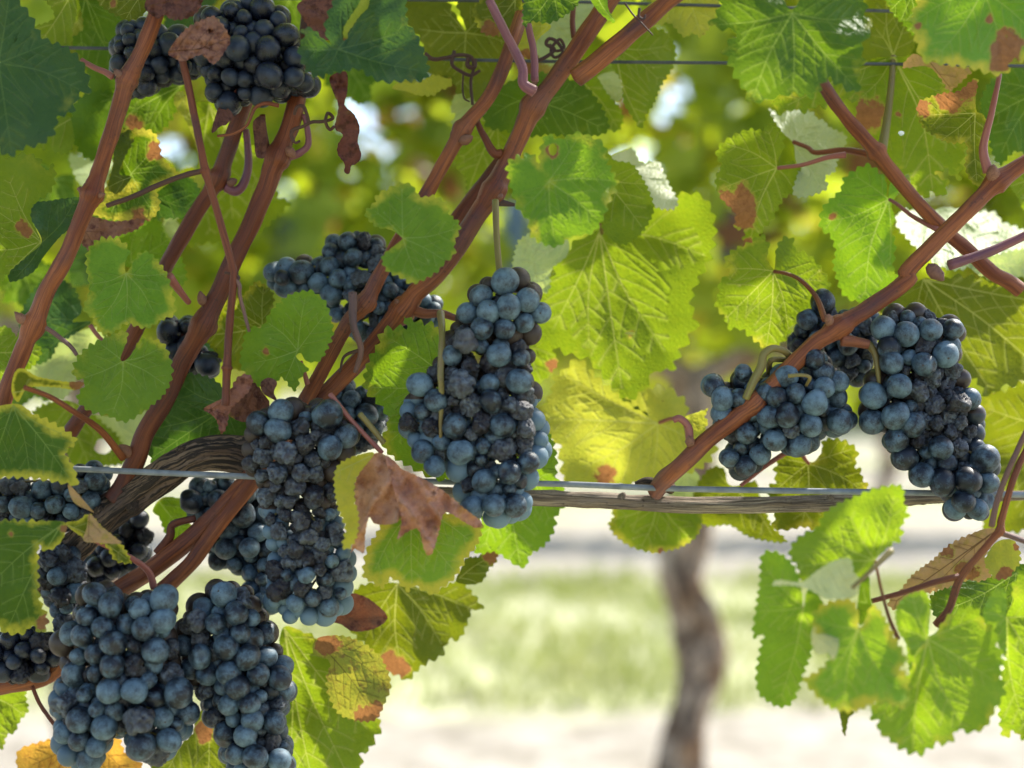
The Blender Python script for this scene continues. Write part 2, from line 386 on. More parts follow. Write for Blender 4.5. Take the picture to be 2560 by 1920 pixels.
def cane_radii(pts, r0, r1, nodes=()):
    n = len(pts)
    return [(r0 + (r1 - r0) * i / (n - 1)) for i in range(n)]

def blob(center, rad, axis, seed, stretch=1.6):
    """an irregular little knob (bud, node swelling) around a point"""
    bm = bmesh.new(); bmesh.ops.create_icosphere(bm, subdivisions=2, radius=1.0)
    q = Vector((0, 0, 1)).rotation_difference(Vector(axis).normalized())
    vs = []
    for v in bm.verts:
        c = v.co.copy()
        k = 1 + 0.22 * noise.noise(c * 1.7 + Vector((seed, 0, 0)))
        if c.z > 0: c.x *= 1 - 0.45 * c.z; c.y *= 1 - 0.45 * c.z
        c = c * k; c.z *= stretch
        vs.append(Vector(center) + q @ (c * rad))
    fs = [tuple(v.index for v in f.verts) for f in bm.faces]
    bm.free()
    return vs, fs, [(0.3, i * 0.01) for i in range(len(vs))]

# ------------------------------------------------------------------ leaves
def inside(x, y, poly):
    """numpy point in polygon"""
    c = np.zeros(len(x), dtype=bool)
    n = len(poly); j = n - 1
    for i in range(n):
        xi, yi = poly[i]; xj, yj = poly[j]
        if yi != yj:
            c ^= ((yi > y) != (yj > y)) & (x < (xj - xi) * (y - yi) / (yj - yi) + xi)
        j = i
    return c

def resample(P, step):
    P = np.array(P); Q = np.vstack([P, P[:1]])
    d = np.hypot(*np.diff(Q, axis=0).T); s = np.concatenate([[0], np.cumsum(d)])
    n = max(12, int(s[-1] / step)); t = np.linspace(0, s[-1], n, endpoint=False)
    return np.stack([np.interp(t, s, Q[:, 0]), np.interp(t, s, Q[:, 1])], 1), s[-1]

def seg_dist(x, y, A, B):
    A = np.array(A); B = np.array(B); ab = B - A; L2 = max(1e-9, ab @ ab)
    t = np.clip(((x - A[0]) * ab[0] + (y - A[1]) * ab[1]) / L2, 0, 1)
    return np.hypot(x - A[0] - t * ab[0], y - A[1] - t * ab[1])

def blade_data(outl, J, V, d, tilt, cup, wave, crumple, tooth, spots, yedge, seed, holes=(), veins=True, fold=None, secondary=True, pleat=None):
    r = random.Random(seed)
    base, per = resample(catmull(outl, 6, True), 4.0)
    ctr = base.mean(0)
    area = 0.5 * np.sum(base[:, 0] * np.roll(base[:, 1], -1) - base[:, 1] * np.roll(base[:, 0], -1))
    size = math.sqrt(abs(area))
    # toothed margin
    nb = len(base)
    tg = np.roll(base, -1, 0) - np.roll(base, 1, 0); tg /= np.maximum(1e-6, np.hypot(*tg.T))[:, None]
    nr = np.stack([tg[:, 1], -tg[:, 0]], 1) * (1 if area > 0 else -1)
    period = min(38.0, max(16.0, size * 0.105)); s = np.arange(nb) * per / nb
    ph = s / period + 0.35 * np.array([noise.noise(Vector((k * 0.03, seed * 1.7, 0))) for k in range(nb)]) * 2
    amp = tooth * period * 0.60 * (0.75 + 0.5 * np.array([noise.noise(Vector((k * 0.021, seed, 5))) for k in range(nb)]))
    fr = ph - np.floor(ph)
    saw = np.where(fr < 0.62, fr / 0.62, (1 - fr) / 0.38)
    saw = saw ** 0.85 - 0.45
    fade = np.clip((np.hypot(base[:, 0] - J[0], base[:, 1] - J[1]) - 25) / 50, 0, 1)
    outline = base + nr * (amp * saw * fade)[:, None]
    step = max(9.0, size / 30)
    x0, y0 = outline.min(0); x1, y1 = outline.max(0)
    gx, gy = np.meshgrid(np.arange(x0, x1, step), np.arange(y0, y1, step * 0.87))
    gx[1::2] += step / 2
    gx = gx.ravel() + np.array([r.uniform(-.15, .15) for _ in range(gx.size)]) * step; gy = gy.ravel()
    ok = inside(gx, gy, outline)
    gx, gy = gx[ok], gy[ok]
    dmin = np.full(len(gx), 1e9)
    for p in outline[::2]: dmin = np.minimum(dmin, np.hypot(gx - p[0], gy - p[1]))
    ok = dmin > step * 0.45; gx, gy = gx[ok], gy[ok]
    hl = []
    for h in holes:
        hp = [(h[0] + h[2] * math.cos(a) * (1 + 0.3 * noise.noise(Vector((math.cos(a), math.sin(a), seed)))), h[1] + h[2] * (h[3] if len(h) > 3 else 1) * math.sin(a)) for a in np.linspace(0, 2 * math.pi, 18, endpoint=False)]
        ok = ~inside(gx, gy, hp); gx, gy = gx[ok], gy[ok]; hl.append(hp)
    # primary veins
    if V is None:
        far = base[np.argmax(np.hypot(base[:, 0] - J[0], base[:, 1] - J[1]))]
        a0 = math.atan2(far[1] - J[1], far[0] - J[0]); V = []
        for da in (0, 0.85, -0.85, 1.75, -1.75):
            a = a0 + da; L = 12.0
            while L < 900 and inside(np.array([J[0] + math.cos(a) * L]), np.array([J[1] + math.sin(a) * L]), base)[0]: L += 6
            if L > 45: V.append((J[0] + math.cos(a) * L * 0.93, J[1] + math.sin(a) * L * 0.93))
    vp = []
    for tip in V:
        b = r.uniform(-0.07, 0.07); mx, my = (J[0] + tip[0]) / 2, (J[1] + tip[1]) / 2
        dx, dy = tip[0] - J[0], tip[1] - J[1]
        vp.append([np.array(q) for q in catmull([J, (mx - dy * b, my + dx * b), tip], 7)])
    strips = []
    if veins:
        for pi, p in enumerate(vp):
            L = sum(np.hypot(*(p[i + 1] - p[i])) for i in range(len(p) - 1))
            w0 = min(6.2, 2.6 + L * 0.012) * (1.0 if pi == 0 else 0.85)
            strips.append((np.array(p), w0, 1.6))
            if not secondary or L < 60: continue
            stp = max(34.0, L / 6.5); acc = stp * 0.55; sidev = 1; k = 0; run = 0
            for i in range(len(p) - 1):
                seg = np.hypot(*(p[i + 1] - p[i]))
                while acc <= run + seg:
                    t = (acc - run) / seg; o = p[i] + (p[i + 1] - p[i]) * t
                    dr = (p[i + 1] - p[i]) / seg
                    for sidev in ((1, -1) if acc > 10 else (1,)):
                        a = sidev * R(r.uniform(40, 55)); ca, sa = math.cos(a), math.sin(a)
                        v1 = np.array([dr[0] * ca - dr[1] * sa, dr[0] * sa + dr[1] * ca])
                        LL = (L - acc) * r.uniform(0.5, 0.62) + 14
                        q = [o]; ok2 = True
                        a2 = -sidev * 0.05; cc, ss = math.cos(a2), math.sin(a2)
                        m = max(3, int(LL / 16))
                        for _ in range(m):
                            nx = q[-1] + v1 * LL / m
                            if not inside(np.array([nx[0]]), np.array([nx[1]]), base)[0]: break
                            near = min((seg_dist(np.array([nx[0]]), np.array([nx[1]]), pp[0], pp[-1])[0] for qi, pp in enumerate(vp) if qi != pi), default=99)
                            if near < 10: break
                            q.append(nx); v1 = np.array([v1[0] * cc - v1[1] * ss, v1[0] * ss + v1[1] * cc])
                        if len(q) >= 3: strips.append((np.array(q), w0 * 0.40, 0.9))
                    acc += stp * r.uniform(0.85, 1.15)
                run += seg
    vdd = np.full(len(gx), 1e9); vpts, vedges = [], []
    for q, w0, w1 in strips:
        n = len(q); tt = np.gradient(q, axis=0); tt /= np.maximum(1e-6, np.hypot(*tt.T))[:, None]
        pn = np.stack([-tt[:, 1], tt[:, 0]], 1); w = np.linspace(w0, w1, n)
        for i in range(n - 1): vdd = np.minimum(vdd, seg_dist(gx, gy, q[i], q[i + 1]))
        for o in (-1, 0, 1):
            b = len(vpts)
            vpts += [tuple(e) for e in (q + pn * (w * 0.5 * o)[:, None])]
            vedges += [(b + i, b + i + 1) for i in range(n - 1)]
    if strips:
        okp = inside(np.array([p[0] for p in vpts]), np.array([p[1] for p in vpts]), outline)
        for hp in hl: okp &= ~inside(np.array([p[0] for p in vpts]), np.array([p[1] for p in vpts]), hp)
        remap = {}; vv_ = []
        for i, k_ in enumerate(okp):
            if k_: remap[i] = len(vv_); vv_.append(vpts[i])
        vedges = [(remap[a], remap[b]) for a, b in vedges if a in remap and b in remap]; vpts = vv_
        ok = vdd > step * 0.4; gx, gy = gx[ok], gy[ok]
    vc = [Vector((float(a), float(b))) for a, b in outline]
    fcs = [list(range(len(vc)))]
    edges = []
    for hp in hl:
        b = len(vc); vc += [Vector(p) for p in hp]; edges += [(b + i, b + (i + 1) % len(hp)) for i in range(len(hp))]
    b = len(vc); vc += [Vector((float(a), float(c))) for a, c in vpts]; edges += [(b + i, b + j_) for i, j_ in vedges]
    vc += [Vector((float(a), float(b))) for a, b in zip(gx, gy)]
    ov, oe, of, *_ = delaunay_2d_cdt(vc, edges, fcs, 1, 1e-4)
    X = np.array([v.x for v in ov]); Y = np.array([v.y for v in ov])
    tris = [tuple(f) for f in of]
    if hl:
        cx = np.array([X[list(f)].mean() for f in tris]); cy = np.array([Y[list(f)].mean() for f in tris])
        bad = np.zeros(len(tris), bool)
        for hp in hl: bad |= inside(cx, cy, hp)
        tris = [f for f, b in zip(tris, bad) if not b]
    u = d / F
    foldk = r.choice((-1, 1, 1)) * r.uniform(0.06, 0.28)
    def zf(x, y):
        dx, dy = x - ctr[0], y - ctr[1]
        rr = np.hypot(x - J[0], y - J[1]) / max(1.0, size)
        z = (tilt[0] * dx + tilt[1] * dy) * u + cup * size * u * rr ** 2
        if veins and len(vp):
            vd = np.full(len(x), 1e9)
            for p in vp:
                for i in range(0, len(p) - 1, 2):
                    vd = np.minimum(vd, seg_dist(x, y, p[i], p[min(i + 2, len(p) - 1)]))
            z = z - (1 - np.exp(-vd / (size * 0.09))) * size * u * 0.035
            sd_ = np.full(len(x), 1e9)
            for q_, wa, wb in strips:
                sd_ = np.minimum(sd_, seg_dist(x, y, q_[0], q_[len(q_) // 2])); sd_ = np.minimum(sd_, seg_dist(x, y, q_[len(q_) // 2], q_[-1]))
            z = z - np.minimum(1, sd_ / 16.0) ** 0.8 * 2.4 * u
            # the blade folds a little along its middle rib
            m0, m1 = vp[0][0], vp[0][-1]; ml = max(1.0, np.hypot(*(m1 - m0)))
            side_ = np.abs((x - m0[0]) * (m1[1] - m0[1]) - (y - m0[1]) * (m1[0] - m0[0])) / ml
            z = z + side_ * foldk * u
        nz = np.array([noise.noise(Vector((a / (size * 0.42) + seed * 3.1, b / (size * 0.42), 1.3))) for a, b in zip(x, y)])
        z = z + nz * wave * size * u
        if crumple:
            n2 = np.array([noise.noise(Vector((a / (size * 0.16) + seed, b / (size * 0.16), 7))) for a, b in zip(x, y)])
            n3 = np.array([noise.noise(Vector((a / (size * 0.07) + seed, b / (size * 0.07), 3))) for a, b in zip(x, y)])
            z = z + (np.abs(n2) * 1.6 + 0.35 * n3) * crumple * size * u
        if pleat:
            pa, pn_, pd = pleat; w_ = (x * math.cos(pd) + y * math.sin(pd)) / size * pn_ + 0.6 * nz
            z = z + (np.abs(np.sin(w_)) ** 0.8 - 0.6) * pa * size * u
        if fold:
            (ax, ay), (bx, by), st = fold
            L = math.hypot(bx - ax, by - ay); sd = ((x - ax) * (by - ay) - (y - ay) * (bx - ax)) / L
            z = z + np.maximum(0, sd) * st * u
        return d + z
    Z = zf(X, Y)
    ed = np.full(len(X), 1e9)
    for p in outline[::2]: ed = np.minimum(ed, np.hypot(X - p[0], Y - p[1]))
    edge = np.clip(1 - ed / (size * 0.16), 0, 1)
    dry = np.zeros(len(X))
    for sx, sy, sr in spots:
        dry = np.maximum(dry, np.clip(1.0 - 0.5 * (np.hypot(X - sx, Y - sy) / sr) ** 2, 0, 1))
    rib = np.zeros(len(X))
    for q, w0, w1 in strips:
        n = len(q); w = np.linspace(w0, w1, n)
        for i in range(n - 1):
            rib = np.maximum(rib, np.clip(1 - seg_dist(X, Y, q[i], q[i + 1]) / (w[i] * 0.5), 0, 1))
    Z = Z - rib * 1.2 * u
    cols = np.stack([edge, dry, edge * yedge, rib], 1)
    verts = [W(a, b, c) for a, b, c in zip(X, Y, Z)]
    uvs = [((a - J[0]) / 60.0, (b - J[1]) / 60.0) for a, b in zip(X, Y)]
    # faces towards the camera
    out = []
    for f in tris:
        a, b, c = (verts[i] for i in f)
        out.append(f if (b - a).cross(c - a).y < 0 else f[::-1])
    mi = [0] * len(out)
    vcols = [tuple(c) for c in cols]
    return verts, out, uvs, vcols, mi

LEAVES = []
_seed = [0]
GROUP_LEAF = 'leaves of the near grapevine row'

def leaf(label, reg, d, kind, outl, J=None, V=None, tilt=None, cup=None, spots=(), yedge=0.15, pet=None, petr=16, petm=None, tooth=1.0,
         wave=0.15, crumple=0.0, holes=(), flaps=(), name=None, cat=None, veins=True, fold=None):
    _seed[0] += 1; sd = _seed[0]
    r = random.Random(sd * 31 + 5)
    P = S(reg, outl); Jp = S(reg, [J])[0] if J else P[0]
    Vp = S(reg, V) if V else None
    k = 1.0 if reg == 0 else K
    tilt = tilt or (r.uniform(-0.3, 0.3), r.uniform(-0.25, 0.35))
    cup = cup if cup is not None else r.uniform(-0.08, 0.14)
    sp = [(*S(reg, [s[:2]])[0], s[2] / k) for s in spots]
    ho = [(*S(reg, [h[:2]])[0], h[2] / k) + tuple(h[3:]) for h in holes]
    fo = (S(reg, [fold[0]])[0], S(reg, [fold[1]])[0], fold[2]) if fold else None
    dryk = kind in ('brown', 'husk', 'russet')
    if dryk and not crumple: crumple = 0.10
    args = blade_data(P, Jp, Vp, d, tilt, cup, wave, crumple, tooth * (0.6 if dryk else 1), sp, yedge, sd, ho, veins, fo, secondary=kind != 'husk')
    nm = name or ('dry_leaf' if dryk else 'vine_leaf'); ct = cat or ('dry leaf' if dryk else 'leaf')
    mats = LM[kind]
    root = None
    if pet or flaps:
        root = empty(nm, W(Jp[0], Jp[1], d))
    v, f, uv, co, mi = args
    o = mesh_obj('blade' if root else nm, v, f, mats, root, uv, co, mi)
    for fl in flaps:
        fp = S(reg, fl['outl'])
        fa = blade_data(fp, S(reg, [fl['J']])[0] if 'J' in fl else fp[0], None, fl['d'], fl.get('tilt', (0.2, 0.2)), 0.05, fl.get('wave', 0.20), fl.get('crumple', 0.0), fl.get('tooth', 0.7),
                        [], fl.get('yedge', 0.2), sd + 500 + len(fl['outl']), (), fl.get('veins', True), pleat=fl.get('pleat'))
        fob = mesh_obj('folded_lobe', fa[0], fa[1], LM[fl['kind']], root, fa[2], fa[3], fa[4])
        if 'label' in fl: fob['label'] = fl['label']
    if pet:
        pp = path(reg, pet, d); rr = px2m(petr / k, d)
        pp[0] = pp[0] + Vector((0, -0.0015, 0)) if len(pet[0]) < 3 else pp[0]
        tube_obj('petiole', pp, [rr * (0.75 + 0.5 * (i / (len(pp) - 1)) ** 2) for i in range(len(pp))], petm or STEM_RED, root, seg=9)
    top = root or o
    tag(top, label, ct, GROUP_LEAF)
    return top

# ------------------------------------------------------------------ grapes
def berry_mesh(name, seed, kind):
    bm = bmesh.new(); bmesh.ops.create_icosphere(bm, subdivisions=4, radius=1.0)
    r = random.Random(seed); o = Vector((seed * 7.3, seed * 1.9, 0))
    crease = []
    planes = [(Vector((r.gauss(0, 1), r.gauss(0, 1), r.gauss(0, 1))).normalized(), r.uniform(0.58, 0.86)) for _ in range(7)]
    dents = []
    if kind == 'dented':
        dents = [(Vector((r.gauss(0, 1), r.gauss(0, 1), r.gauss(0, 1))).normalized(), r.uniform(0.5, 0.85), r.uniform(0.12, 0.24)) for _ in range(3)]
    if kind == 'shrunk':
        dents = [(Vector((r.gauss(0, 1), r.gauss(0, 1), r.gauss(0, 1))).normalized(), r.uniform(0.35, 0.7), r.uniform(0.18, 0.42)) for _ in range(5)]
    for v in bm.verts:
        c = v.co.normalized(); k = 1 + 0.035 * noise.noise(c * 1.2 + o)
        deep = 0
        for dv, w, dp in dents:
            a = c.angle(dv)
            if a < w:
                q = a / w
                if kind == 'shrunk': deep = max(deep, dp * (1 - q) ** 1.15)
                else: k -= dp * (1 - q * q) ** 2
        k -= deep
        if kind == 'dented':
            k += 0.02 * noise.noise(c * 4 + o)
        cr = 0.0
        if kind == 'shrunk':
            for pv, ph_ in planes:
                cc = c.dot(pv)
                if cc > 0.05: k = min(k, (ph_ + 0.03 * noise.noise(c * 3 + o)) / cc)
            wq = c + 0.35 * Vector((noise.noise(c * 2 + o), noise.noise(c * 2 + o * 1.7), noise.noise(c * 2 - o)))
            v1 = max(0, 1 - abs(noise.noise(wq * 1.5 + o)) / 0.13); v2 = max(0, 1 - abs(noise.noise(wq * 2.7 - o)) / 0.13)
            k -= 0.20 * v1 ** 0.8 + 0.11 * v2 ** 0.8
            cr = max(v1, 0.7 * v2, min(1, deep * 3.0))
        elif kind == 'dented': cr = min(1, max(0, (1 - k) * 4 - 0.1))
        crease.append(cr)
        v.co = Vector((c.x * k, c.y * k, c.z * k * 1.05))
    me = bpy.data.meshes.new(name); bm.to_mesh(me); bm.free()
    at = me.attributes.new('crease', 'FLOAT', 'POINT'); at.data.foreach_set('value', crease)
    me.polygons.foreach_set('use_smooth', [True] * len(me.polygons))
    return me
BERRY = {}
for gk in ('bloom', 'dark'):
    full, shr = GM[gk]
    BERRY[gk] = {'round': [], 'dented': [], 'shrunk': []}
    for i in range(3):
        me = berry_mesh('grape', i + 1, 'round'); me.materials.append(full); BERRY[gk]['round'].append(me)
    for i in range(4):
        me = berry_mesh('grape', i + 11, 'dented'); me.materials.append(full); BERRY[gk]['dented'].append(me)
    for i in range(6):
        me = berry_mesh('grape', i + 21, 'shrunk'); me.materials.append(shr); BERRY[gk]['shrunk'].append(me)

bm = bmesh.new(); bmesh.ops.create_icosphere(bm, subdivisions=3, radius=1.0)
BALL = ([v.co.copy() for v in bm.verts], [tuple(v.index for v in f.verts) for f in bm.faces]); bm.free()

def poly_dist(x, y, poly):
    d = np.full(len(x), 1e9)
    for i in range(len(poly)):
        d = np.minimum(d, seg_dist(x, y, poly[i], poly[(i + 1) % len(poly)]))
    return d

def bunch(label, reg, poly, d, style='bloom', r=29.0, shrunk=0.3, dented=0.3, cap=95, thick=0.85, fixed=(), stems=(), seed=1, zone=None):
    """fills the outline of a cluster with touching berries, fullest towards the viewer in the middle"""
    P = [tuple(p) for p in resample(catmull(S(reg, poly), 5, True), 14)[0]]
    rd = random.Random(seed); A = np.array(P); u = d / F; r = r * 0.95
    k = 1.0 if reg == 0 else K
    root = empty('grape_bunch', W(A[:, 0].mean(), A[:, 1].mean(), d))
    tag(root, label, 'grape bunch', 'bunches of dark grapes on the near row')
    pts = []
    for fx in fixed:
        q = S(reg, [fx[:2]])[0]; pts.append((q[0], q[1], -(fx[3] if len(fx) > 3 else 40.0), fx[2] / k, fx[4] if len(fx) > 4 else None))
    n = 7000
    x = np.array([rd.uniform(A[:, 0].min(), A[:, 0].max()) for _ in range(n)]); y = np.array([rd.uniform(A[:, 1].min(), A[:, 1].max()) for _ in range(n)])
    ok = inside(x, y, P); x, y = x[ok], y[ok]
    ds = poly_dist(x, y, P)
    ok = ds > r * 0.72; x, y, ds = x[ok], y[ok], ds[ok]
    arr = np.zeros((400, 4)); cnt = len(pts)
    for i, q in enumerate(pts): arr[i] = q[:4]
    for phase in (0, 1, 2, 3):
        for a, b, c in zip(x, y, ds):
            if cnt >= int(cap * 1.9): break
            T = math.sqrt(max(0.0, min(c, 110.0) - r * 0.6)) * 9.5 * thick
            rr = r * (rd.uniform(0.86, 1.14) if rd.random() < 0.72 else rd.uniform(0.62, 0.84))
            z = (-T + rd.uniform(-6, 6)) if phase == 0 else (-T + rd.uniform(0.5, 1.3) * r if phase == 1 else (-T + rd.uniform(1.2, 2.4) * r if phase == 2 else rd.uniform(0, T)))
            q = arr[:cnt]
            sp = (rr + q[:, 3]) * (0.86 if phase == 0 else 0.74)
            if cnt and ((q[:, 0] - a) ** 2 + (q[:, 1] - b) ** 2 + (q[:, 2] - z) ** 2 < sp * sp).any(): continue
            arr[cnt] = (a, b, z, rr); cnt += 1
            pts.append((a, b, z, rr, None))
    nf = len(fixed); rest = sorted(pts[nf:], key=lambda p: p[2])
    pts = pts[:nf] + rest[:98 - nf]; inner = rest[98 - nf:]
    if inner:
        V, Fc = [], []
        for a, b, z, rr, kd in inner:
            k0 = len(V); c = W(a, b, d + z * u) - root.location
            V += [c + q * (rr * u * 1.1) for q in BALL[0]]; Fc += [tuple(i + k0 for i in f) for f in BALL[1]]
        me = bpy.data.meshes.new('inner_grapes'); me.from_pydata(V, [], Fc); me.materials.append(GM[style][0])
        me.polygons.foreach_set('use_smooth', [True] * len(me.polygons))
        o = bpy.data.objects.new('inner_grapes', me); COL.objects.link(o); o.parent = root; o['kind'] = 'stuff'
    proto = {}
    for a, b, z, rr, kd in pts:
        if kd is None:
            h = rd.random(); sh = shrunk
            if zone:
                zx, zy, zr, zs = zone; q = S(reg, [(zx, zy)])[0]
                if math.hypot(a - q[0], b - q[1]) < zr / k: sh = zs
            kd = 'shrunk' if h < sh else ('dented' if h < sh + dented else 'round')
        o = bpy.data.objects.new('grape', rd.choice(BERRY[style][kd]))
        COL.objects.link(o); o.parent = root
        o.location = W(a, b, d + z * u) - root.location
        s = rr * u * (rd.uniform(1.02, 1.22) if kd == 'shrunk' else 1)
        o.scale = (s * rd.uniform(0.94, 1.04), s * rd.uniform(0.94, 1.04), s * rd.uniform(0.95, 1.08))
        o.rotation_euler = (rd.uniform(0, 6.28), rd.uniform(0, 6.28), rd.uniform(0, 6.28))
    # stalk through the cluster
    ys = np.argsort([p[1] for p in pts]); top = pts[ys[0]]
    mid = [np.mean([(p[0], p[1]) for p in pts if abs(p[1] - yy) < 70] or [(top[0], yy)], axis=0) for yy in np.linspace(A[:, 1].min() + 30, A[:, 1].max() - 60, 5)]
    parts = [tube_data([W(m[0], m[1], d + 0.004) for m in mid], [px2m(9, d)] * 3 + [px2m(6, d), px2m(3, d)], seg=8)]
    for st in stems:
        pp = path(reg, st[0], d); parts.append(tube_data(pp, [px2m(q / k, d) for q in st[1]], seg=10, bumpy=0.12, seed=seed))
    for q in pts[::2]:
        m = min(mid, key=lambda e: abs(e[1] - q[1]))
        parts.append(tube_data([W(m[0], m[1], d + 0.004), W(q[0] * 0.5 + m[0] * 0.5, q[1] * .5 + m[1] * .5 - 14, d + q[2] * u * 0.4), W(q[0], q[1] - 4, d + q[2] * u)], [px2m(4, d), px2m(3, d), px2m(3.4, d)], seg=6, sub=3))
    v, f, uu = join(parts)
    mesh_obj('stalk', v, f, STEM_GREEN if style == 'bloom' else STEM_RED, root, uu)
    return root

# =================================================================== the place: ground and the rows behind
def ground_material():
    m, t = mat('vineyard_ground')
    tc = N(t, 'ShaderNodeTexCoord').outputs['Object']
    sx = N(t, 'ShaderNodeSeparateXYZ'); t.links.new(tc, sx.inputs[0])
    n1 = noise_tex(t, tc, 1.6, 6, 0.65); n2 = noise_tex(t, tc, 4.5, 7, 0.72); n3 = noise_tex(t, tc, 22, 5, 0.7)
    dirt = mix(t, ramp(t, n2, 0.38, 0.62), (0.19, 0.168, 0.132), (0.37, 0.345, 0.30))
    dirt = mix(t, math_(t, 'MULTIPLY', ramp(t, n3, 0.45, 0.7), 0.5), dirt, (0.13, 0.11, 0.085))
    gr = mix(t, ramp(t, n2, 0.3, 0.7), (0.29, 0.33, 0.13), (0.46, 0.46, 0.28))
    # grass grows in the lanes between the rows
    yy = math_(t, 'ADD', sx.outputs[1], math_(t, 'MULTIPLY', math_(t, 'SUBTRACT', n1, 0.5), 0.8))
    ph = math_(t, 'ABSOLUTE', math_(t, 'SUBTRACT', math_(t, 'FRACT', math_(t, 'ADD', math_(t, 'DIVIDE', math_(t, 'SUBTRACT', yy, 5.5), 5.9), 20.5)), 0.5))
    gm = ramp(t, ph, 0.21, 0.26, (1, 1, 1, 1), (0, 0, 0, 1))
    gm = math_(t, 'MULTIPLY', gm, ramp(t, n2, 0.25, 0.6))
    base = mix(t, gm, dirt, gr)
    bp = N(t, 'ShaderNodeBump'); setin(bp, Strength=0.7, Distance=0.03); t.links.new(n2, bp.inputs['Height'])
    p = N(t, 'ShaderNodeBsdfPrincipled'); t.links.new(base, p.inputs['Base Color']); t.links.new(bp.outputs[0], p.inputs['Normal']); setin(p, Roughness=0.95)
    o = N(t, 'ShaderNodeOutputMaterial'); t.links.new(p.outputs[0], o.inputs[0])
    return m
gv, gf = [], []
GN = 60
for j in range(GN + 1):
    for i in range(GN + 1):
        x = -200 + 400 * (0.5 + 4 * ((i / GN) - 0.5) ** 3); y = -200 + 400 * (0.5 + 4 * ((j / GN) - 0.5) ** 3)
        gv.append((x, y, 0.02 * noise.noise(Vector((x * 0.9, y * 0.9, 0))) if abs(x) < 20 and abs(y) < 20 else 0))
for j in range(GN):
    for i in range(GN):
        a = j * (GN + 1) + i; gf.append((a, a + 1, a + GN + 2, a + GN + 1))
ground = mesh_obj('ground', gv, gf, ground_material()); ground['kind'] = 'structure'

def grass_material():
    m, t = mat('grass_blades')
    oi = N(t, 'ShaderNodeTexCoord').outputs['Object']
    n = noise_tex(t, oi, 3.0, 5, 0.7)
    p = N(t, 'ShaderNodeBsdfPrincipled'); c = mix(t, ramp(t, n, 0.35, 0.65), (0.22, 0.28, 0.07), (0.43, 0.42, 0.20)); t.links.new(c, p.inputs['Base Color']); setin(p, Roughness=0.6)
    tb = N(t, 'ShaderNodeBsdfTranslucent'); t.links.new(mix(t, 0.5, c, (0.30, 0.36, 0.06)), tb.inputs['Color'])
    ms = N(t, 'ShaderNodeMixShader'); ms.inputs[0].default_value = 0.4
    t.links.new(p.outputs[0], ms.inputs[1]); t.links.new(tb.outputs[0], ms.inputs[2])
    o = N(t, 'ShaderNodeOutputMaterial'); t.links.new(ms.outputs[0], o.inputs[0])
    return m
def grass(name, y0, y1, hw, n, label, seed):
    r = np.random.default_rng(seed)
    x = r.uniform(-hw, hw, n); y = r.uniform(y0, y1, n)
    keep = np.array([noise.noise(Vector((a * 1.6, b * 1.6, 3))) + 0.5 * noise.noise(Vector((a * 5, b * 5, 9))) > r.uniform(-0.35, 0.25) for a, b in zip(x, y)])
    x, y = x[keep], y[keep]; n = len(x)
    h = r.uniform(0.03, 0.11, n); a = r.uniform(0, 6.28, n); ln = r.uniform(-0.06, 0.06, (n, 2)); w = r.uniform(0.002, 0.005, n)
    V = np.zeros((n, 4, 3)); ca, sa = np.cos(a) * w, np.sin(a) * w
    V[:, 0] = np.stack([x - ca, y - sa, np.full(n, -0.01)], 1); V[:, 1] = np.stack([x + ca, y + sa, np.full(n, -0.01)], 1)
    V[:, 2] = np.stack([x + ca * .6 + ln[:, 0] * .4, y + sa * .6 + ln[:, 1] * .4, h * 0.6], 1); V[:, 3] = np.stack([x + ln[:, 0], y + ln[:, 1], h], 1)
    Fc = []
    for i in range(n):
        b = i * 4; Fc += [(b, b + 1, b + 2), (b, b + 2, b + 3)]
    o = mesh_obj(name, V.reshape(-1, 3), Fc, GRASS)
    return tag(o, label, 'grass', None, 'stuff')
GRASS = grass_material()
grass('grass', 4.1, 6.9, 2.7, 15000, 'pale sunlit grass strip in the lane behind the second row', 3)

# simple lobed leaf used where leaves are far, blurred or above the frame
def simple_leaf(seed):
    r = random.Random(seed); pts = []
    n = 22
    for i in range(n):
        a = math.pi * 2 * i / n
        b = abs(((a + math.pi) % (2 * math.pi)) - math.pi)        # 0 at the tip
        rad = 0.86 + 0.16 * math.cos(5 * b) * (1 if b < 2.2 else 0.3) + r.uniform(-0.05, 0.05)
        if b > 2.75: rad *= 0.45
        pts.append((math.sin(a) * rad, math.cos(a) * rad))
    return pts
def foliage_arrays(n, place, seed, s0=0.045, s1=0.075):
    r = random.Random(seed); V, Fc, C = [], [], []
    shapes = [simple_leaf(i) for i in range(6)]
    for k in range(n):
        p = place(r)
        if p is None: continue
        nrm = Vector((r.gauss(0, 0.7), r.gauss(-0.15, 0.8), r.gauss(0.75, 0.55))).normalized()
        tip = Vector((r.gauss(0, 0.6), r.gauss(0, 0.6), -0.8 + r.gauss(0, 0.3))); tip = (tip - nrm * tip.dot(nrm)).normalized()
        side = tip.cross(nrm); s = r.uniform(s0, s1); b = len(V); sh = r.choice(shapes); fo = r.uniform(0.05, 0.35)
        V.append(p); col = (0, 1.0 if r.random() < 0.06 else 0, 1.2 if r.random() < 0.10 else 0, 0); C.append(col)
        for x, y in sh:
            V.append(p + side * (x * s) + tip * (y * s) - nrm * (s * fo * x * x) - nrm * (s * 0.15 * y * y)); C.append(col)
        m = len(sh)
        for i in range(m): Fc.append((b, b + 1 + i, b + 1 + (i + 1) % m))
    return V, Fc, C
FAR_LEAF = leaf_material('leaf_far', (0.10, 0.185, 0.024), (0.20, 0.27, 0.042), (0.52, 0.66, 0.024), rough=0.42, fac=0.5, blotch=0)

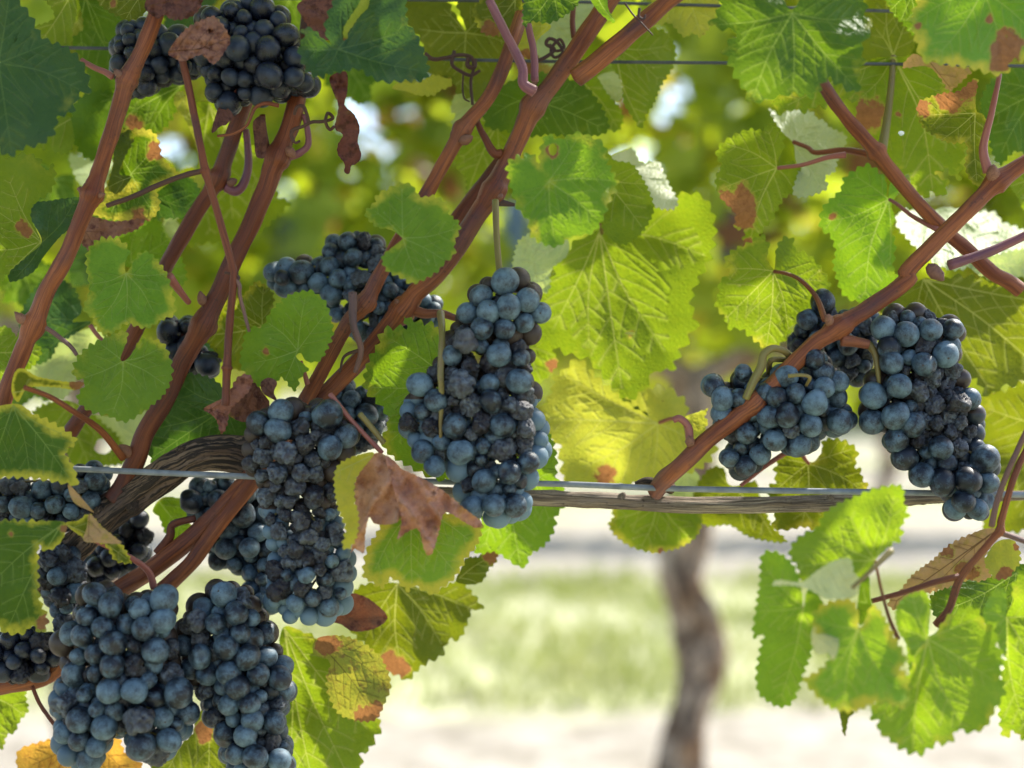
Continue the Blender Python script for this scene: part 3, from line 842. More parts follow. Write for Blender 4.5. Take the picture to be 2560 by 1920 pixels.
def far_vine(x, y, label, n, seed, trunk_pts=None, width=1.5, lo=0.98, hi=2.3, holes=0.0):
    root = empty('grape_vine', (x, y, 0)); tag(root, label, 'grapevine', 'grapevines in the rows behind')
    r = random.Random(seed)
    tp = trunk_pts or [(x + 0.02, y, -0.05), (x - 0.03, y, 0.2), (x + 0.04, y + 0.02, 0.42), (x - 0.01, y, 0.68), (x + 0.01, y, 0.92), (x + 0.03, y, 1.02)]
    m = len(tp)
    tube_obj('trunk', [Vector(p) for p in tp], [0.052, 0.046, 0.052, 0.044, 0.045, 0.052][:m] if m <= 6 else [0.05] * m, BARK_FAR, root, seg=18, bumpy=0.42, ridges=0.12, seed=seed)
    tx, ty, tz = tp[-1]
    cp = [tube_data([Vector((tx, ty, tz - 0.02)), Vector((tx + s * 0.2, ty, tz + 0.06)), Vector((tx + s * 0.45, ty, tz + 0.03)), Vector((tx + s * width * 0.5, ty, tz + 0.03))], [0.032, 0.026, 0.02, 0.016], seg=10, ridges=0.12, seed=seed + s) for s in (-1, 1)]
    v, f, u = join(cp); mesh_obj('cordon', v, f, BARK_FAR, root, u)
    cs = []
    for i in range(9):
        x0 = x - width / 2 + width * (i + 0.5) / 9
        cs.append(tube_data([Vector((x0, y, 1.04)), Vector((x0 + r.uniform(-.06, .06), y + r.uniform(-.05, .05), 1.4)), Vector((x0 + r.uniform(-.15, .15), y + r.uniform(-.1, .1), 1.95))], [0.006, 0.005, 0.003], seg=6))
    v, f, u = join(cs); mesh_obj('canes', v, f, CANE, root, u)
    def place(q):
        z = lo + (hi - lo) * q.random() ** 1.1
        if z < lo + 0.12 and q.random() < 0.5: return None
        p = Vector((x + q.uniform(-width / 2, width / 2), y + q.gauss(0, 0.15), z + 0.0))
        if noise.noise(Vector((p.x * 2.3, seed, p.z * 2.3))) < holes - 0.42 + q.uniform(-.1, .1): return None
        return p
    V, Fc, C = foliage_arrays(n, place, seed)
    mesh_obj('foliage', V, Fc, FAR_LEAF, root, [(v.x * 8, v.z * 8) for v in V], C)
    return root

D2 = 3.4
tp = [W(1690, 1990, D2), W(1712, 1850, D2), W(1752, 1660, D2 + 0.02), W(1738, 1560, D2), W(1704, 1447, D2 - .02), W(1724, 1330, D2), W(1730, 1120, D2), W(1738, 930, D2)]
far_vine(0.43, D2, 'grapevine behind with a crooked grey trunk standing clear over the pale ground', 1250, 41, [tuple(p) for p in tp], holes=0.13)
far_vine(-1.02, D2, 'grapevine of the second row hidden behind the hanging bunches at left', 1250, 42, holes=0.13)
far_vine(1.88, D2, 'grapevine of the second row beyond the right edge leaves', 1250, 43, holes=0.13)
D3 = 9.3
for i, x in enumerate((2.43, -0.72, -3.85, 5.55)):
    far_vine(x, D3, ['distant grapevine with a thin blurred trunk under the right grape bunch', 'distant grapevine glimpsed through the gap right of the curly dry leaf',
                     'distant grapevine showing only through gaps in the left leaves', 'distant grapevine seen only through the gaps at far right'][i], 1500, 60 + i, width=3.1, lo=0.95, hi=2.3, holes=0.06)
def far_rows():
    def place(q):
        row = q.choice((13.0, 17.0)); z = 0.8 + 1.9 * q.random()
        return Vector((q.uniform(-8, 8), row + q.gauss(0, 0.2), z))
    V, Fc, C = foliage_arrays(4200, place, 77, 0.07, 0.11)
    o = mesh_obj('distant_foliage', V, Fc, FAR_LEAF, None, [(v.x * 8, v.z * 8) for v in V], C)
    tag(o, 'blurred green foliage of the vine rows farthest away', 'foliage', None, 'stuff')
far_rows()
def tree_belt():
    def place(q):
        a = q.uniform(-24, 24); top = 13.0 + 2.2 * noise.noise(Vector((a * 0.25, 0, 0)))
        if min(abs(a - g) / w for g, w in ((4.0, 1.5), (-3.2, 1.1), (9.5, 1.2), (-8.0, 1.0))) < 1 and q.random() < 0.9: top *= 0.3
        return Vector((a, 34 + q.gauss(0, 2.0), top * q.random() ** 0.8))
    V, Fc, C = foliage_arrays(5200, place, 78, 0.35, 0.7)
    o = mesh_obj('distant_trees', V, Fc, FAR_LEAF, None, [(v.x * 2, v.z * 2) for v in V], C)
    tag(o, 'hazy green belt of trees beyond the last vine rows', 'trees', None, 'stuff')
tree_belt()
# bunches hanging on the second row, blurred
def far_bunch(px, py, d, h, w, label, seed):
    r = random.Random(seed); V, Fc = [], []
    bm = bmesh.new(); bmesh.ops.create_icosphere(bm, subdivisions=2, radius=1); sv = [v.co.copy() for v in bm.verts]; sf = [tuple(v.index for v in f.verts) for f in bm.faces]; bm.free()
    c = W(px, py, d)
    for k in range(46):
        t = r.random(); a = r.uniform(0, 6.28); rad = w * (1 - 0.65 * t) * math.sqrt(r.random())
        p = c + Vector((math.cos(a) * rad, math.sin(a) * rad, h * (0.5 - t))); b = len(V)
        V += [p + q * 0.0075 for q in sv]; Fc += [tuple(i + b for i in f) for f in sf]
    tv, tf, _ = tube_data([c + Vector((0, 0, h * 0.62)), c, c - Vector((0, 0, h * 0.45))], [w * 0.5, w * 0.45, w * 0.2], seg=10)
    b = len(V); V += tv; Fc += [tuple(i + b for i in f) for f in tf]
    o = mesh_obj('grape_bunch', V, Fc, GM['bloom'][0]); tag(o, label, 'grape bunch', 'blurred bunches on the second row')
far_bunch(1290, 620, D2 - 0.2, 0.16, 0.05, 'blurred blue grape bunch behind, left of the reddish stalk above the central bunch', 1)
far_bunch(1815, 590, D2 - 0.2, 0.10, 0.05, 'blurred blue grape bunch behind, under the leaf with an orange lobe', 2)
far_bunch(730, 640, D2 - 0.15, 0.12, 0.07, 'blurred dark grape bunch behind, above the grapes beside the middle canes', 3)

# =================================================================== the near row: trellis wires and old wood
def wire(pts, r, label):
    P = [W(p[0], p[1], p[2]) for p in pts]
    o = tube_obj('trellis_wire', P, [px2m(r, pts[0][2])] * len(P), WIRE if r > 6 else WIRE_DARK, None, seg=10)
    return tag(o, label, 'wire', 'wires of the near trellis')
wire([(-60, 1163, .812), (180, 1172, .812), (615, 1191, .812), (1000, 1202, .815), (1400, 1210, .82), (1700, 1222, .815), (2233, 1231, .815), (2620, 1238, .815)], 7.5, 'thick grey trellis wire running along the woody arm below the bunches')
wire([(-60, 117, .872), (400, 124, .872), (1185, 150, .872), (1660, 156, .872), (2200, 160, .872), (2620, 166, .872)], 4.3, 'thin wire crossing just under the top leaves, carrying a curled tendril')
wire([(-60, -12, .885), (1250, 2, .885), (1700, 12, .885), (2228, 28, .885), (2620, 38, .885)], 4.3, 'thin wire at the very top edge of the photo')

def arm(name, pts, radii, label, ridges=0.22, seed=1, sub=14, seg=44):
    P = [W(p[0], p[1], p[2]) for p in pts]
    parts = [tube_data(P, [px2m(r, .83) for r in radii], seg=seg, ridges=ridges, seed=seed, bumpy=0.38 if seed == 3 else 0.16, sub=sub)]
    for i, (ax, k) in (((3, ((-0.3, -1, 0.3), 0.55)), (4, ((0.2, -0.8, -0.9), 0.6)), (6, ((-0.2, -0.7, 0.8), 0.5))) if seed == 3 else ((3, ((0.3, -0.5, 0.8), 0.7)), (6, ((0.2, -0.6, 0.7), 0.6)))):
        a = Vector(ax).normalized(); rr = px2m(radii[i], .83)
        parts.append(blob(P[i] + a * rr * 0.75, rr * k, a, seed + i, 1.2))
    v, f, u = join(parts)
    o = mesh_obj(name, v, f, BARK if seed == 3 else BARK_PALE, None, u)
    return tag(o, label, 'old wood', 'woody arms of the near grapevine')
arm('vine_cordon', [(-40, 1500, .87), (60, 1455, .87), (180, 1370, .855), (268, 1285, .84), (330, 1240, .838), (400, 1192, .838), (465, 1150, .838), (535, 1133, .84), (606, 1140, .845), (700, 1165, .85), (850, 1205, .85)],
    [42, 40, 36, 40, 36, 38, 36, 38, 40, 34, 26], 'old twisted vine wood with stripy bark arching over the wire at left', 0.16, 3)
arm('vine_cordon', [(850, 1225, .85), (1100, 1240, .845), (1395, 1247, .838), (1550, 1254, .836), (1700, 1262, .836), (1880, 1262, .836), (2070, 1258, .838), (2240, 1250, .842), (2370, 1243, .85), (2620, 1238, .86)],
    [24, 22, 20, 19.5, 19, 20, 21, 17, 14, 12], 'straight weathered grey vine arm lying just under the wire at right', 0.06, 8)

# ------------------------------------------------------------------ canes
def cane(label, segs, r0, r1, m=None, nodes=(), buds=(), name='vine_cane', cat='cane', group='canes of the near grapevine', d=0.83, seg=14, stubs=()):
    """segs: list of (view, [(x, y[, dd])...]); radii are photograph pixels; nodes: indices of swollen joints"""
    P = []
    for reg, pts in segs: P += path(reg, pts, d)
    n = len(P); rr = []
    for i in range(n):
        r = px2m(r0 + (r1 - r0) * i / (n - 1), d)
        if i in nodes: r *= 1.42
        rr.append(r)
    # dense path with local swellings at the joints
    Q, q2 = [], []
    for i in range(n):
        if i in nodes and 0 < i < n - 1:
            a = (P[i - 1] - P[i]).normalized() * rr[i] * 1.25; b = (P[i + 1] - P[i]).normalized() * rr[i] * 1.25
            Q += [P[i] + a, P[i], P[i] + b]; q2 += [rr[i] / 1.36, rr[i] * 1.02, rr[i] / 1.32]
        else:
            Q.append(P[i]); q2.append(rr[i])
    parts = [tube_data(Q, q2, seg=seg, bumpy=0.16, seed=len(Q) + r0, sub=6)]
    root = None
    if buds or stubs:
        root = empty(name, P[0])
    v, f, u = join(parts)
    o = mesh_obj('stem' if root else name, v, f, m or CANE, root, u)
    for reg, x, y, rb, ax in buds:
        q = S(reg, [(x, y)])[0]; vv, ff, uu = blob(W(q[0], q[1], d - 0.004), px2m(rb / K, d), ax, x + y)
        mesh_obj('bud', vv, ff, BUD, root, uu)
    for reg, pts, ra, rb, mm, nm in stubs:
        pp = path(reg, pts, d)
        tube_obj(nm, pp, [px2m((ra + (rb - ra) * i / (len(pp) - 1)) / K, d) for i in range(len(pp))], mm, root, seg=10, bumpy=0.12, seed=ra)
    return tag(root or o, label, cat, group)

cane('orange brown cane rising from the left edge beside the big top corner leaf', [(4, [(-60, 1180), (-10, 1030), (70, 790), (150, 600), (205, 470), (290, 250), (410, 40)]), (1, [(470, 1400), (560, 1185), (620, 1000), (700, 750), (775, 490), (870, 300), (950, 90), (1010, -60)])],
     22, 19, CANE, nodes=(4, 8, 11), d=0.80, buds=[(1, 725, 450, 26, (-0.6, -0.3, 0.6)), (4, 130, 430, 34, (-0.6, -0.4, 0.7)), (4, 30, 1050, 30, (0.3, -0.5, -0.5)), (1, 620, 1190, 18, (0.8, -0.3, 0.3))],
     stubs=[(1, [(690, 470), (640, 440), (570, 410), (495, 365)], 22, 15, STEM_RED, 'petiole'), (4, [(255, 475), (330, 520), (430, 600), (470, 655)], 16, 12, CANE_GREY, 'dry_stalk'), (1, [(480, 1145), (520, 1190), (600, 1235)], 15, 18, CANE_GREY, 'clasping_tendril')])
cane('reddish cane passing behind the small dark node crossing, second from left', [(1, [(1720, 250, .03), (1600, 400, .02), (1520, 570), (1420, 830), (1335, 1085), (1190, 1310), (1060, 1540)]), (4, [(960, 210), (800, 560), (640, 830), (480, 1050), (380, 1190)])], 20, 19, CANE_DARK, nodes=(4,), d=0.855,
     buds=[(1, 1415, 1110, 26, (0.7, -0.4, 0.2))], stubs=[(1, [(1500, 790), (1515, 1000), (1490, 1110), (1440, 1165), (1380, 1140)], 20, 34, STEM_PURPLE, 'petiole')])
cane('thick brown cane from the dark top bunch down to the old arched wood', [(1, [(1900, 60, .02), (1850, 350, .01), (1810, 600), (1770, 760), (1690, 960), (1560, 1300), (1400, 1640)]), (4, [(1340, 260), (1240, 470), (1110, 700), (1020, 900), (900, 1100), (830, 1280), (760, 1440), (690, 1540)])],
     22, 25, CANE_DARK, nodes=(4, 8), d=0.835, buds=[(4, 1232, 310, 32, (-0.2, -0.4, 0.8)), (1, 1770, 930, 34, (0.5, -0.3, -0.4)), (4, 770, 1240, 40, (-0.4, -0.5, 0.5))],
     stubs=[(1, [(1760, 960), (1830, 930), (1880, 880), (1870, 760), (1850, 700)], 26, 16, STEM_PURPLE, 'stalk'), (1, [(1640, 950), (1610, 820), (1600, 700)], 24, 18, CANE_DARK, 'stalk')])
cane('long tan cane from the top centre behind a green leaf to the lower left', [(2, [(1230, 90, .01), (1160, 290), (1050, 560), (870, 790), (780, 950), (640, 1200)]), (5, [(395, 110, -.012), (280, 330, -.012), (150, 490, -.01), (-100, 950, -.005)]), (4, [(1560, 1400), (1330, 1690)]), (7, [(1180, 390), (1050, 520), (970, 590)])],
     17, 20, CANE, nodes=(3, 7), d=0.835, buds=[(2, 890, 850, 34, (0.8, -0.4, 0.2)), (5, 165, 470, 30, (-0.4, -0.4, 0.6))])
cane('main speckled brown cane slanting from top centre to behind the central bunch', [(2, [(1830, -80), (1720, 70), (1570, 290), (1430, 490), (1300, 650), (1190, 890), (1060, 1160), (960, 1310), (760, 1620)]), (5, [(600, 260), (500, 385), (300, 620), (100, 830), (-60, 990)]), (7, [(1480, -60), (1250, 180), (950, 425), (690, 600), (480, 820), (300, 1080), (-60, 1170)])],
     23, 24, CANE, nodes=(4, 6, 10), d=0.84, buds=[(2, 1085, 1190, 30, (0.5, -0.5, -0.3)), (2, 1310, 495, 20, (0.2, -0.4, 0.8)), (5, 480, 340, 26, (-0.5, -0.4, 0.6))],
     stubs=[(5, [(540, 370), (640, 400), (740, 400), (880, 445)], 36, 18, CANE, 'spur'), (2, [(1110, 940), (1060, 930), (1000, 830), (960, 730), (1020, 660)], 34, 10, CANE_DARK, 'tendril_stub'),
            (7, [(960, 350), (1035, 250), (1055, 175), (1190, 135)], 30, 22, CANE_DARK, 'spur'), (2, [(1080, 1230), (1130, 1240), (1190, 1250)], 28, 10, TENDRIL, 'dry_stub')])
cane('short cut cane end in front of the upper wire, right of centre', [(2, [(2300, -120), (2098, 25), (1900, 200), (1700, 370), (1560, 480)])], 21, 25, CANE, d=0.825)
cane('dark red cane lying close behind the main speckled cane', [(2, [(1130, 960), (1000, 1130), (840, 1340), (700, 1500)])], 20, 21, CANE_DARK, d=0.865)
cane('brown cane with a snapped dry tip slanting down under the big upper right leaf', [(3, [(850, 470), (880, 530), (1000, 700), (1200, 930), (1400, 1180), (1600, 1390), (1750, 1520), (1900, 1660)]), (6, [(2000, 200), (2080, 260)])], 16, 19, CANE, nodes=(3,), d=0.845,
     stubs=[(3, [(870, 500), (862, 430), (840, 375)], 22, 10, TENDRIL, 'dry_tip')])
cane('long red brown cane across the right grape bunches down to the horizontal arm', [(3, [(2300, 850), (2098, 995), (1930, 1110), (1640, 1400), (1390, 1650)]), (6, [(1390, 190), (1170, 355), (970, 480), (790, 610), (460, 945), (200, 1145), (0, 1330)]), (0, [(1660, 1200, .012), (1640, 1228, .026)])],
     20, 23, CANE, nodes=(2, 7, 9), d=0.80, buds=[(3, 1910, 1060, 40, (-0.1, -0.4, 0.8)), (6, 1560, 150, 46, (0.5, -0.5, -0.6)), (6, 910, 440, 30, (-0.3, -0.4, 0.8)), (6, 60, 1180, 30, (-0.2, -0.5, 0.6))],
     stubs=[(3, [(1880, 1050), (1850, 900), (1900, 690), (1950, 450)], 32, 14, STEM_RED, 'petiole'), (6, [(985, 560), (1060, 570), (1150, 590)], 42, 30, CANE, 'spur'),
            (6, [(60, 1180), (50, 1090), (0, 1040), (-40, 1050)], 26, 20, STEM_RED, 'petiole'), (0, [(1590, 1212, .03), (1618, 1203, .028), (1650, 1212, .026), (1680, 1222, .03)], 22, 36, BARK, 'spur')])
cane('purplish side cane entering from the right edge above the white lit leaf', [(3, [(2220, 1370), (2098, 1440), (1950, 1510), (1800, 1565), (1640, 1620)])], 10, 13, STEM_PURPLE, d=0.82)
cane('slender forked shoot hanging past the tip of the right bunch', [(6, [(2200, 1000), (2130, 1190), (2040, 1390), (1965, 1640)]), (9, [(1950, 215), (1840, 340), (1710, 500), (1640, 690), (1560, 790)])], 8, 10, CANE, d=0.775, name='vine_shoot', cat='shoot', nodes=(4,),
     stubs=[(6, [(2130, 1080), (2010, 1340), (1930, 1560), (1900, 1700)], 17, 19, CANE_GREY, 'stem'), (9, [(1700, 490), (1540, 530), (1390, 580), (1170, 640)], 20, 15, CANE, 'stem'), (9, [(1940, 220), (2030, 250), (2140, 290)], 20, 16, CANE_GREY, 'stem')])
cane('thin dark forked side shoot crossing the left canes below the dark bunch', [(1, [(1110, 360), (1150, 530), (1200, 780), (1250, 1040), (1310, 1240), (1410, 1600)]), (4, [(1425, 190), (1400, 460), (1385, 730), (1375, 960)])], 9, 10, CANE_DARK, d=0.79, name='vine_shoot', cat='shoot', nodes=(3, 8),
     stubs=[(1, [(1250, 1040), (1120, 1070), (950, 1135), (820, 1195), (650, 1255)], 18, 15, TENDRIL, 'tendril_branch'), (4, [(1420, 170), (1460, 230), (1465, 300), (1520, 510)], 15, 10, CANE_GREY, 'tendril_branch'), (4, [(1370, 150), (1440, 165), (1455, 190), (1410, 200), (1450, 150)], 9, 9, TENDRIL, 'tendril_coil')])
cane('knobbly dry stalk between the two canes left of the central bunch', [(5, [(200, 270), (205, 470), (250, 620), (215, 760)])], 11, 6, CANE_GREY, d=0.81, name='dry_stalk', cat='stalk', stubs=[(5, [(250, 620), (150, 660), (120, 760)], 12, 6, TENDRIL, 'stalk_branch')])
cane('pink straight stalk slanting between two grape bunches to the curled brown leaf', [(5, [(60, 890), (180, 1040), (380, 1250)])], 7, 6, STEM_RED, d=0.785, name='leaf_stalk', cat='stalk', stubs=[(5, [(240, 1010), (310, 1090), (390, 1190)], 18, 18, STEM_GREEN, 'stalk_branch')])
cane('thick purple leaf stalk joining the main cane near the top wire', [(2, [(1030, 0), (1130, 200), (1230, 400), (1240, 510), (1310, 560)])], 11, 14, STEM_PURPLE, d=0.80, name='leaf_stalk', cat='stalk')
cane('thin upright purple stalk right beside the thicker purple leaf stalk', [(2, [(1250, 60), (1275, 180), (1305, 330), (1310, 495)])], 8, 10, STEM_PURPLE, d=0.81, name='leaf_stalk', cat='stalk')
cane('dark upright stalk in the shade between the main cane and the top edge', [(2, [(1545, 40), (1540, 150), (1550, 230)])], 7, 7, CANE_DARK, d=0.86, name='leaf_stalk', cat='stalk')
cane('reddish stalk sloping under the dark lowest grapes to the wire at right', [(6, [(660, 1240), (520, 1330), (370, 1450)])], 7, 5, STEM_RED, d=0.85, name='leaf_stalk', cat='stalk')
cane('thin dark stalk by the bottom left bunch over pale ground', [(7, [(195, 1160), (250, 1280), (350, 1420)])], 5, 5, CANE_DARK, d=0.83, name='leaf_stalk', cat='stalk')
cane('reddish leaf stalk in the gap between two bright leaves at left', [(4, [(550, 470), (600, 540), (650, 585)])], 6, 5, STEM_RED, d=0.86, name='leaf_stalk', cat='stalk')

def tendril(label, strands, d, m=TENDRIL):
    parts = []
    for reg, pts, ra, rb in strands:
        pp = path(reg, pts, d); n = len(pp)
        parts.append(tube_data(pp, [px2m((ra + (rb - ra) * i / (n - 1)) / K, d) for i in range(n)], seg=8, bumpy=0.15, seed=ra))
    v, f, u = join(parts); o = mesh_obj('tendril', v, f, m, None, u)
    return tag(o, label, 'tendril', 'tendrils of the near grapevine')
tendril('orange tendril curling over the canes under the dark top bunch', [(1, [(1325, 830), (1420, 815), (1500, 770), (1535, 700), (1560, 655), (1620, 630), (1700, 645)], 8, 13)], 0.80, CANE)
tendril('black coiled tendril between the thick cane and the hanging dead leaf', [(1, [(1790, 870, .004), (1780, 800), (1850, 770), (1900, 745), (1975, 740), (2030, 720), (2000, 690), (1985, 740, -.006), (2010, 790), (2040, 770)], 11, 10), (1, [(1795, 700), (1810, 655), (1850, 650), (1872, 700), (1885, 760)], 10, 12), (1, [(1800, 780), (1775, 830), (1800, 870), (1830, 860)], 10, 8)], 0.805)
tendril('brown tendril knotted on the wire left of the tan cane', [(2, [(640, 325), (690, 360), (780, 350), (850, 335), (925, 350), (935, 420), (920, 500), (930, 640)], 13, 9), (2, [(820, 310), (805, 390), (850, 430), (920, 460), (975, 430)], 12, 10), (2, [(875, 440), (870, 540), (880, 600), (912, 620)], 6, 5), (2, [(905, 350), (900, 400), (940, 410), (945, 360)], 14, 14)], 0.855)
tendril('tight dark tangle of tendril between the main cane and top wire', [(2, [(1330, 370), (1390, 340), (1430, 300), (1380, 270), (1400, 235), (1450, 260), (1480, 320), (1430, 350), (1410, 300), (1460, 240), (1490, 290), (1440, 310), (1400, 270)], 12, 9)], 0.86)
tendril('thin curled tendril hooked on the cut cane near the upper wire', [(2, [(1860, 20), (1910, 90), (1970, 150), (2030, 215)], 6, 4), (2, [(1950, 50), (1945, 100), (1975, 115), (1985, 90)], 9, 5)], 0.79)

# ------------------------------------------------------------------ grape bunches
def rr_(pts): return pts
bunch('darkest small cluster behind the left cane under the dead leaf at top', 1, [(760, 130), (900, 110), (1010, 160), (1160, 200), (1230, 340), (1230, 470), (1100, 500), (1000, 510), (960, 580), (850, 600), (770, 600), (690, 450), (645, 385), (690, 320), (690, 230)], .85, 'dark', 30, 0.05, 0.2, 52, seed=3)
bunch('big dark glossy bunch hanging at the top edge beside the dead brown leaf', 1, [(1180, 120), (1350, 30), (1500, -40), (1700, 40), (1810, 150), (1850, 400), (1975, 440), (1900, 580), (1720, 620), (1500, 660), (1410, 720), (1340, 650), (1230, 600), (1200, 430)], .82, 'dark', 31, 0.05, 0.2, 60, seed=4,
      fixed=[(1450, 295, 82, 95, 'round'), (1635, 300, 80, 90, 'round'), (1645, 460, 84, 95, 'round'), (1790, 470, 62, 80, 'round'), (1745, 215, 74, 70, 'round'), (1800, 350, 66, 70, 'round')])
bunch('bunch showing between the round green leaf and the middle canes', 0, [(655, 690), (700, 640), (790, 640), (830, 585), (880, 575), (950, 590), (1000, 650), (1060, 720), (1110, 760), (1120, 800), (1050, 850), (1000, 870), (900, 860), (840, 810), (760, 740), (690, 740)], .875, 'bloom', 28, 0.2, 0.3, 60, seed=5)
bunch('tall bunch with wrinkled berries hanging in the centre of the photo', 5, [(1060, 130), (1210, 140), (1335, 250), (1420, 370), (1390, 450), (1315, 560), (1325, 700), (1300, 790), (1360, 880), (1355, 1000), (1400, 1120), (1385, 1300), (1320, 1430), (1260, 1620), (1090, 1700), (900, 1650), (850, 1560), (790, 1480), (780, 1350), (640, 1330), (545, 1240), (490, 1110), (480, 1000), (550, 900), (530, 810), (610, 755), (690, 680), (750, 500), (825, 420), (920, 250)], .795, 'bloom', 29.5, 0.55, 0.25, 98,
      fixed=[(1128, 205, 82, 60, 'round'), (1265, 318, 72, 70, 'round'), (1345, 395, 68, 50, 'round'), (1150, 360, 76, 85, 'round'), (1028, 390, 74, 80, 'round'), (985, 490, 72, 85, 'dented'), (1125, 495, 66, 80, 'round'), (900, 395, 64, 50, 'round'), (980, 290, 66, 60, 'dented'), (1245, 455, 62, 60, 'round'), (1090, 650, 76, 90, 'dented'), (1225, 670, 58, 85, 'round'), (1215, 812, 78, 90, 'round'),
             (880, 560, 76, 90, 'shrunk'), (860, 830, 82, 95, 'shrunk'), (1045, 935, 70, 95, 'dented'), (610, 832, 76, 60, 'round'), (710, 930, 74, 75, 'round'), (820, 1085, 78, 85, 'dented'), (855, 1245, 76, 90, 'dented'), (1115, 1080, 74, 85, 'round'), (1155, 1368, 72, 90, 'dented'), (1270, 1310, 66, 75, 'round'), (1060, 1570, 70, 80, 'dented'), (930, 1585, 70, 65, 'round'), (1188, 1570, 72, 60, 'round'), (545, 1070, 66, 50, 'shrunk'), (800, 660, 66, 70, 'dented'), (625, 1240, 72, 55, 'round'), (700, 1330, 64, 60, 'round'), (1165, 960, 56, 90, 'shrunk'), (1230, 990, 66, 90, 'shrunk'), (1260, 1095, 66, 85, 'shrunk')],
      stems=[([(1070, -290, .01), (1078, -60), (1100, 210, -.01)], (22, 20, 20)), ([(735, 400, .02), (745, 520, -.012), (735, 760, -.02), (740, 860, -.02), (735, 1180, -.016)], (26, 20, 20, 18, 10))], seed=6)
bunch('very wrinkled raisin-like bunch left of the curled brown leaf', 0, [(625, 1050), (680, 1010), (750, 1000), (830, 1005), (880, 1050), (890, 1110), (855, 1180), (850, 1270), (880, 1380), (885, 1480), (850, 1540), (770, 1562), (690, 1545), (655, 1470), (670, 1400), (650, 1300), (640, 1220), (605, 1160)], .795, 'bloom', 27, 0.85, 0.1, 98, seed=7, zone=(810, 1500, 85, 0.2),
      fixed=[(646, 1058, 31, 55, 'round'), (702, 1030, 32, 60, 'round'), (695, 1075, 31, 75, 'round'), (818, 1035, 38, 75, 'dented'), (865, 1090, 31, 60, 'round'), (825, 1120, 31, 80, 'round')])
bunch('shaded bunch in the gap behind the curved cane below the wire', 0, [(455, 1205), (560, 1190), (650, 1205), (680, 1280), (700, 1400), (700, 1520), (650, 1560), (600, 1520), (610, 1440), (540, 1430), (510, 1370), (545, 1330), (470, 1290)], .86, 'bloom', 29, 0.15, 0.3, 55, seed=8)
bunch('small dark cluster tucked left of the upright green leaf beside the central bunch', 0, [(795, 1000), (850, 950), (930, 970), (975, 1020), (960, 1090), (890, 1140), (820, 1120)], .86, 'bloom', 29, 0.3, 0.3, 22, seed=9)
bunch('largest bunch, filling the lower left with full dusty blue berries', 7, [(500, 560), (600, 520), (760, 580), (900, 575), (1000, 540), (1090, 600), (1060, 800), (1100, 950), (1110, 1080), (1190, 1250), (1190, 1360), (1120, 1480), (1070, 1570), (950, 1625), (820, 1610), (750, 1500), (690, 1480), (650, 1540), (680, 1620), (570, 1660), (480, 1670), (420, 1650), (320, 1570), (340, 1480), (290, 1340), (320, 1180), (370, 1100), (345, 950), (310, 860), (430, 740)], .785, 'bloom', 30.5, 0.26, 0.38, 99, seed=10, zone=(980, 1100, 190, 0.8),
      fixed=[(1002, 628, 82, 70, 'round'), (580, 600, 72, 50, 'round'), (670, 665, 74, 70, 'dented'), (850, 690, 64, 85, 'dented'), (532, 735, 66, 60, 'dented'), (880, 810, 74, 95, 'dented'), (690, 900, 84, 95, 'dented'), (950, 945, 82, 100, 'round'), (685, 1035, 78, 100, 'round'), (500, 850, 68, 70, 'round'), (625, 800, 64, 80, 'round'), (665, 1190, 76, 100, 'round'), (485, 1365, 80, 70, 'round'), (635, 1410, 78, 75, 'round'), (855, 1520, 92, 85, 'dented'), (850, 1360, 84, 95, 'shrunk'), (1030, 1490, 72, 65, 'round'), (480, 1490, 66, 60, 'round'), (585, 1530, 64, 60, 'round'), (1090, 1200, 92, 80, 'round'), (990, 760, 76, 85, 'round'), (820, 1190, 78, 100, 'dented')])
bunch('long tapering bunch at the bottom beside the yellow green leaf', 7, [(1280, 520), (1450, 530), (1570, 580), (1650, 780), (1710, 900), (1770, 1050), (1790, 1200), (1750, 1400), (1790, 1560), (1780, 1700), (1600, 1820), (1440, 1740), (1360, 1610), (1300, 1490), (1250, 1370), (1200, 1200), (1100, 1060), (1070, 880), (1110, 720), (1200, 610)], .80, 'bloom', 29.5, 0.22, 0.38, 98, seed=11,
      fixed=[(1365, 600, 78, 65, 'dented'), (1190, 765, 68, 75, 'shrunk'), (1315, 780, 64, 85, 'dented'), (1440, 715, 72, 85, 'round'), (1465, 835, 60, 85, 'round'), (1380, 925, 76, 95, 'round'), (1510, 985, 76, 95, 'round'), (1220, 980, 74, 75, 'dented'), (1395, 1080, 74, 90, 'round'), (1575, 1090, 72, 80, 'round'), (1705, 1110, 72, 55, 'round'), (1450, 1165, 76, 100, 'dented'), (1520, 1265, 68, 90, 'dented'), (1395, 1275, 62, 85, 'round'), (1540, 1370, 66, 90, 'dented'), (1675, 1380, 70, 65, 'round'), (1555, 1590, 76, 90, 'round'), (1705, 1610, 72, 65, 'round'), (1440, 1570, 68, 70, 'round'), (1495, 1460, 68, 90, 'round')])
bunch('bunch above and below the wire end at the left edge, under a dark leaf', 4, [(-60, 1440), (60, 1400), (200, 1400), (330, 1420), (470, 1300), (620, 1320), (710, 1400), (640, 1540), (560, 1680), (400, 1720), (-60, 1720)], .84, 'bloom', 29, 0.3, 0.35, 48, seed=12)
bunch('shaded wrinkled cluster behind the yellow stained leaf at lower left', 7, [(230, 300), (440, 290), (510, 470), (510, 600), (450, 700), (440, 820), (350, 820), (270, 640), (225, 480)], .84, 'bloom', 29, 0.6, 0.2, 30, seed=13)
bunch('deeply shaded bunch under the old arched wood at left', 7, [(470, 480), (600, 250), (780, 110), (880, 80), (930, 160), (915, 300), (905, 430), (760, 510), (640, 570), (520, 560)], .89, 'dark', 28, 0.1, 0.3, 40, seed=14)
